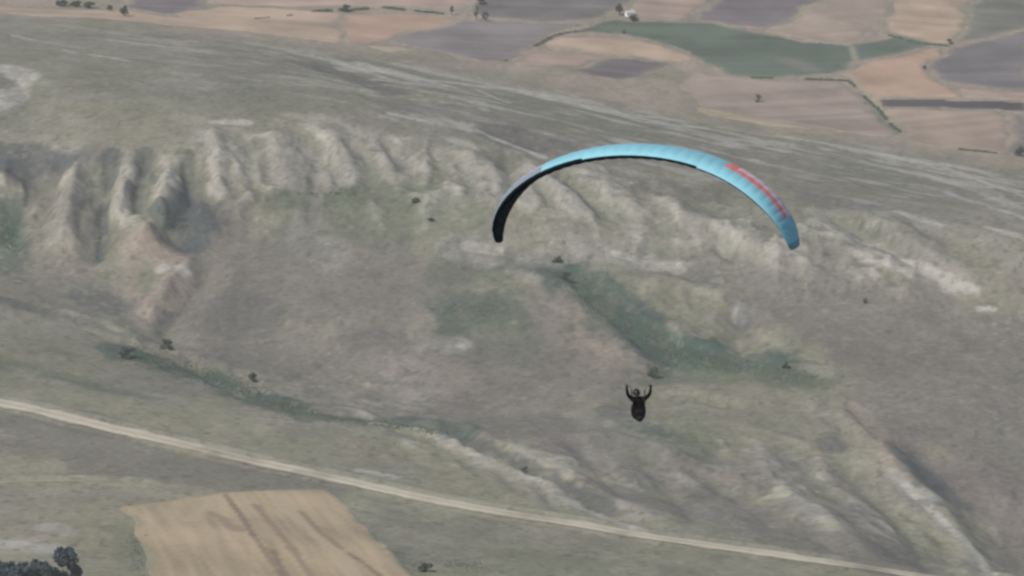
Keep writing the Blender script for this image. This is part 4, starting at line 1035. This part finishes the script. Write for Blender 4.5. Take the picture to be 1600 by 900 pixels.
person = empty('person', HANG, 'pilot in black with both arms raised to the brake toggles, seated in the pod harness', 'person')
person.rotation_mode = 'QUATERNION'; person.rotation_quaternion = FACE
SV, SE, SR = [], [], []
def sv(p, r, par=None):
    SV.append(Vector(p)); SR.append(r if isinstance(r, tuple) else (r, r))
    if par is not None: SE.append((par, len(SV) - 1))
    return len(SV) - 1
pel = sv((0, .20, -.36), (.165, .13))
wai = sv((0, .235, -.20), (.150, .115), pel)
che = sv((0, .245, -.02), (.205, .125), wai)
upc = sv((0, .235, .075), (.195, .105), che)
nec = sv((-.02, .215, .165), .058, upc)
hdb = sv((-.05, .200, .235), .062, nec)
for s in (-1, 1):
    hip = sv((s * .10, .10, -.38), .088, pel)
    kn = sv((s * .078, -.34, -.30), .062, hip)
    an = sv((s * .050, -.78, -.255), .046, kn)
    he = sv((s * .048, -.86, -.265), .034, an)
    sv((s * .046, -.92, -.20), .028, he)
    sh = sv((s * .215, .225, .110), .080, upc)
    el = sv((s * .345, .10, .27), .062, sh)
    fa = sv((s * .372, .06, .38), .056, el)
    wr = sv((s * .390, .03, .52), .038, fa)
    pa = sv((s * .392, .022, .565), (.036, .022), wr)
    pb = sv((s * .392, .014, .605), (.040, .020), pa)
    for fi, (dx, ln) in enumerate(((-.030, .030), (-.010, .034), (.010, .032), (.029, .026))):  # fingers close round the toggle
        a = sv((s * .392 + dx, -.004, .632), .0095, pb)
        b = sv((s * .392 + dx, -.034, .640 - .002 * fi), .0088, a)
        c = sv((s * .392 + dx, -.044, .640 - ln), .0082, b)
        sv((s * .392 + dx, -.026, .640 - ln - .012), .0072, c)
    th = sv((s * .392 - s * .034, .004, .580), .0115, pa)
    t2 = sv((s * .392 - s * .046, -.020, .600), .0100, th)
    sv((s * .392 - s * .036, -.042, .608), .0085, t2)
sk = bpy.data.meshes.new('pilot_skeleton')
sk.from_pydata([tuple(v) for v in SV], SE, [])
so = bpy.data.objects.new('pilot_skeleton', sk); COL.objects.link(so)
md = so.modifiers.new('skin', 'SKIN'); md.use_smooth_shade = True
so.modifiers.new('sub', 'SUBSURF').levels = 2
for i, r in enumerate(SR): sk.skin_vertices[0].data[i].radius = r
sk.skin_vertices[0].data[pel].use_root = True
dg = bpy.context.evaluated_depsgraph_get()
bmesh_me = bpy.data.meshes.new_from_object(so.evaluated_get(dg))
bpy.data.objects.remove(so)
bm = bmesh.new(); bm.from_mesh(bmesh_me)
for f in bm.faces:
    c = f.calc_center_median()
    f.material_index = 2 if (c.z > .535 and abs(c.x) > .3) else 0
    f.smooth = True
HC = Vector((-.065, .165, .300))                           # head: skull with brow, nose, lips, chin and ears
hb = bmesh.new(); bmesh.ops.create_uvsphere(hb, u_segments=32, v_segments=24, radius=1)
for v in hb.verts:
    x, y, z = v.co
    fx = max(0, -y)
    v.co = Vector((x * .076 * (1 - .20 * max(0, -z)), y * .098, z * .118))
    if y < 0 and z < -.2: v.co.y -= .010 * math.exp(-(x * x) * 8) * math.exp(-((z + .78) ** 2) * 14)           # chin
    v.co.y -= .026 * math.exp(-(x / .17) ** 2) * math.exp(-((z + .18) / .20) ** 2) * fx                          # nose
    v.co.y -= .007 * math.exp(-(x / .35) ** 2) * math.exp(-((z + .52) / .07) ** 2) * fx                          # mouth
    v.co.y += .010 * (math.exp(-((abs(x) - .38) / .16) ** 2) * math.exp(-((z - .05) / .13) ** 2)) * fx            # eye sockets
    if abs(x) > .9 and abs(z) < .25 and -.25 < y < .3: v.co.x += math.copysign(.014, x)                           # ears
    v.co += HC
for f in hb.faces: f.material_index = 1; f.smooth = True
hm_ = bpy.data.meshes.new('tmp_head'); hb.to_mesh(hm_); hb.free(); bm.from_mesh(hm_)
for s in (-1, 1):                                      # eyes
    eb = bmesh.new(); bmesh.ops.create_uvsphere(eb, u_segments=10, v_segments=8, radius=.011, matrix=Matrix.Translation(HC + Vector((s * .029, -.083, .006))))
    for f in eb.faces: f.material_index = 3
    em = bpy.data.meshes.new('tmp_eye'); eb.to_mesh(em); eb.free(); bm.from_mesh(em)
body = bm_obj('body', bm, [M_JACKET, M_SKIN, M_GLOVE, M_DARK], person)
bm = bmesh.new(); bmesh.ops.create_uvsphere(bm, u_segments=32, v_segments=20, radius=1)
kill = [v for v in bm.verts if v.co.z < -.42 or (v.co.y < -.42 and v.co.z < .30)]
bmesh.ops.delete(bm, geom=kill, context='VERTS')
for v in bm.verts: v.co = Vector((v.co.x * .108, v.co.y * .130, v.co.z * .140)) + HC + Vector((0, .006, .012))
bmesh.ops.solidify(bm, geom=bm.faces[:], thickness=-.014)
helm = bm_obj('helmet', bm, M_HELMET, person, smooth=True)
bm = bmesh.new(); bmesh.ops.create_uvsphere(bm, u_segments=32, v_segments=20, radius=1)
kill = [v for v in bm.verts if v.co.y > -.36 or v.co.z > .34 or v.co.z < -.38]
bmesh.ops.delete(bm, geom=kill, context='VERTS')
for v in bm.verts: v.co = Vector((v.co.x * .111, v.co.y * .134, v.co.z * .140)) + HC + Vector((0, .004, .014))
bmesh.ops.solidify(bm, geom=bm.faces[:], thickness=.003)
bm_obj('visor', bm, M_DARK, helm, smooth=True)

# ------------------------------------------------------------------ the hazy air
hz = bpy.data.materials.new('hazy_air'); hz.use_nodes = True
nt = hz.node_tree; nt.nodes.remove(nt.nodes['Principled BSDF'])
pv = nt.nodes.new('ShaderNodeVolumePrincipled')
pv.inputs['Color'].default_value = (0.93, 0.93, 0.92, 1)
pv.inputs['Density'].default_value = HAZE_DENSITY
nt.links.new(pv.outputs[0], nt.nodes['Material Output'].inputs['Volume'])
V, F = [], []
R_ = 24500.0
box(V, F, -R_, R_, -R_, R_, float(Z.min()) - 1.0, max(CAM_Z, float(Z.max())) + 6.0)
haze = mesh_obj('haze', V, F, hz)
tag(haze, kind='stuff')
haze.display_type = 'WIRE'
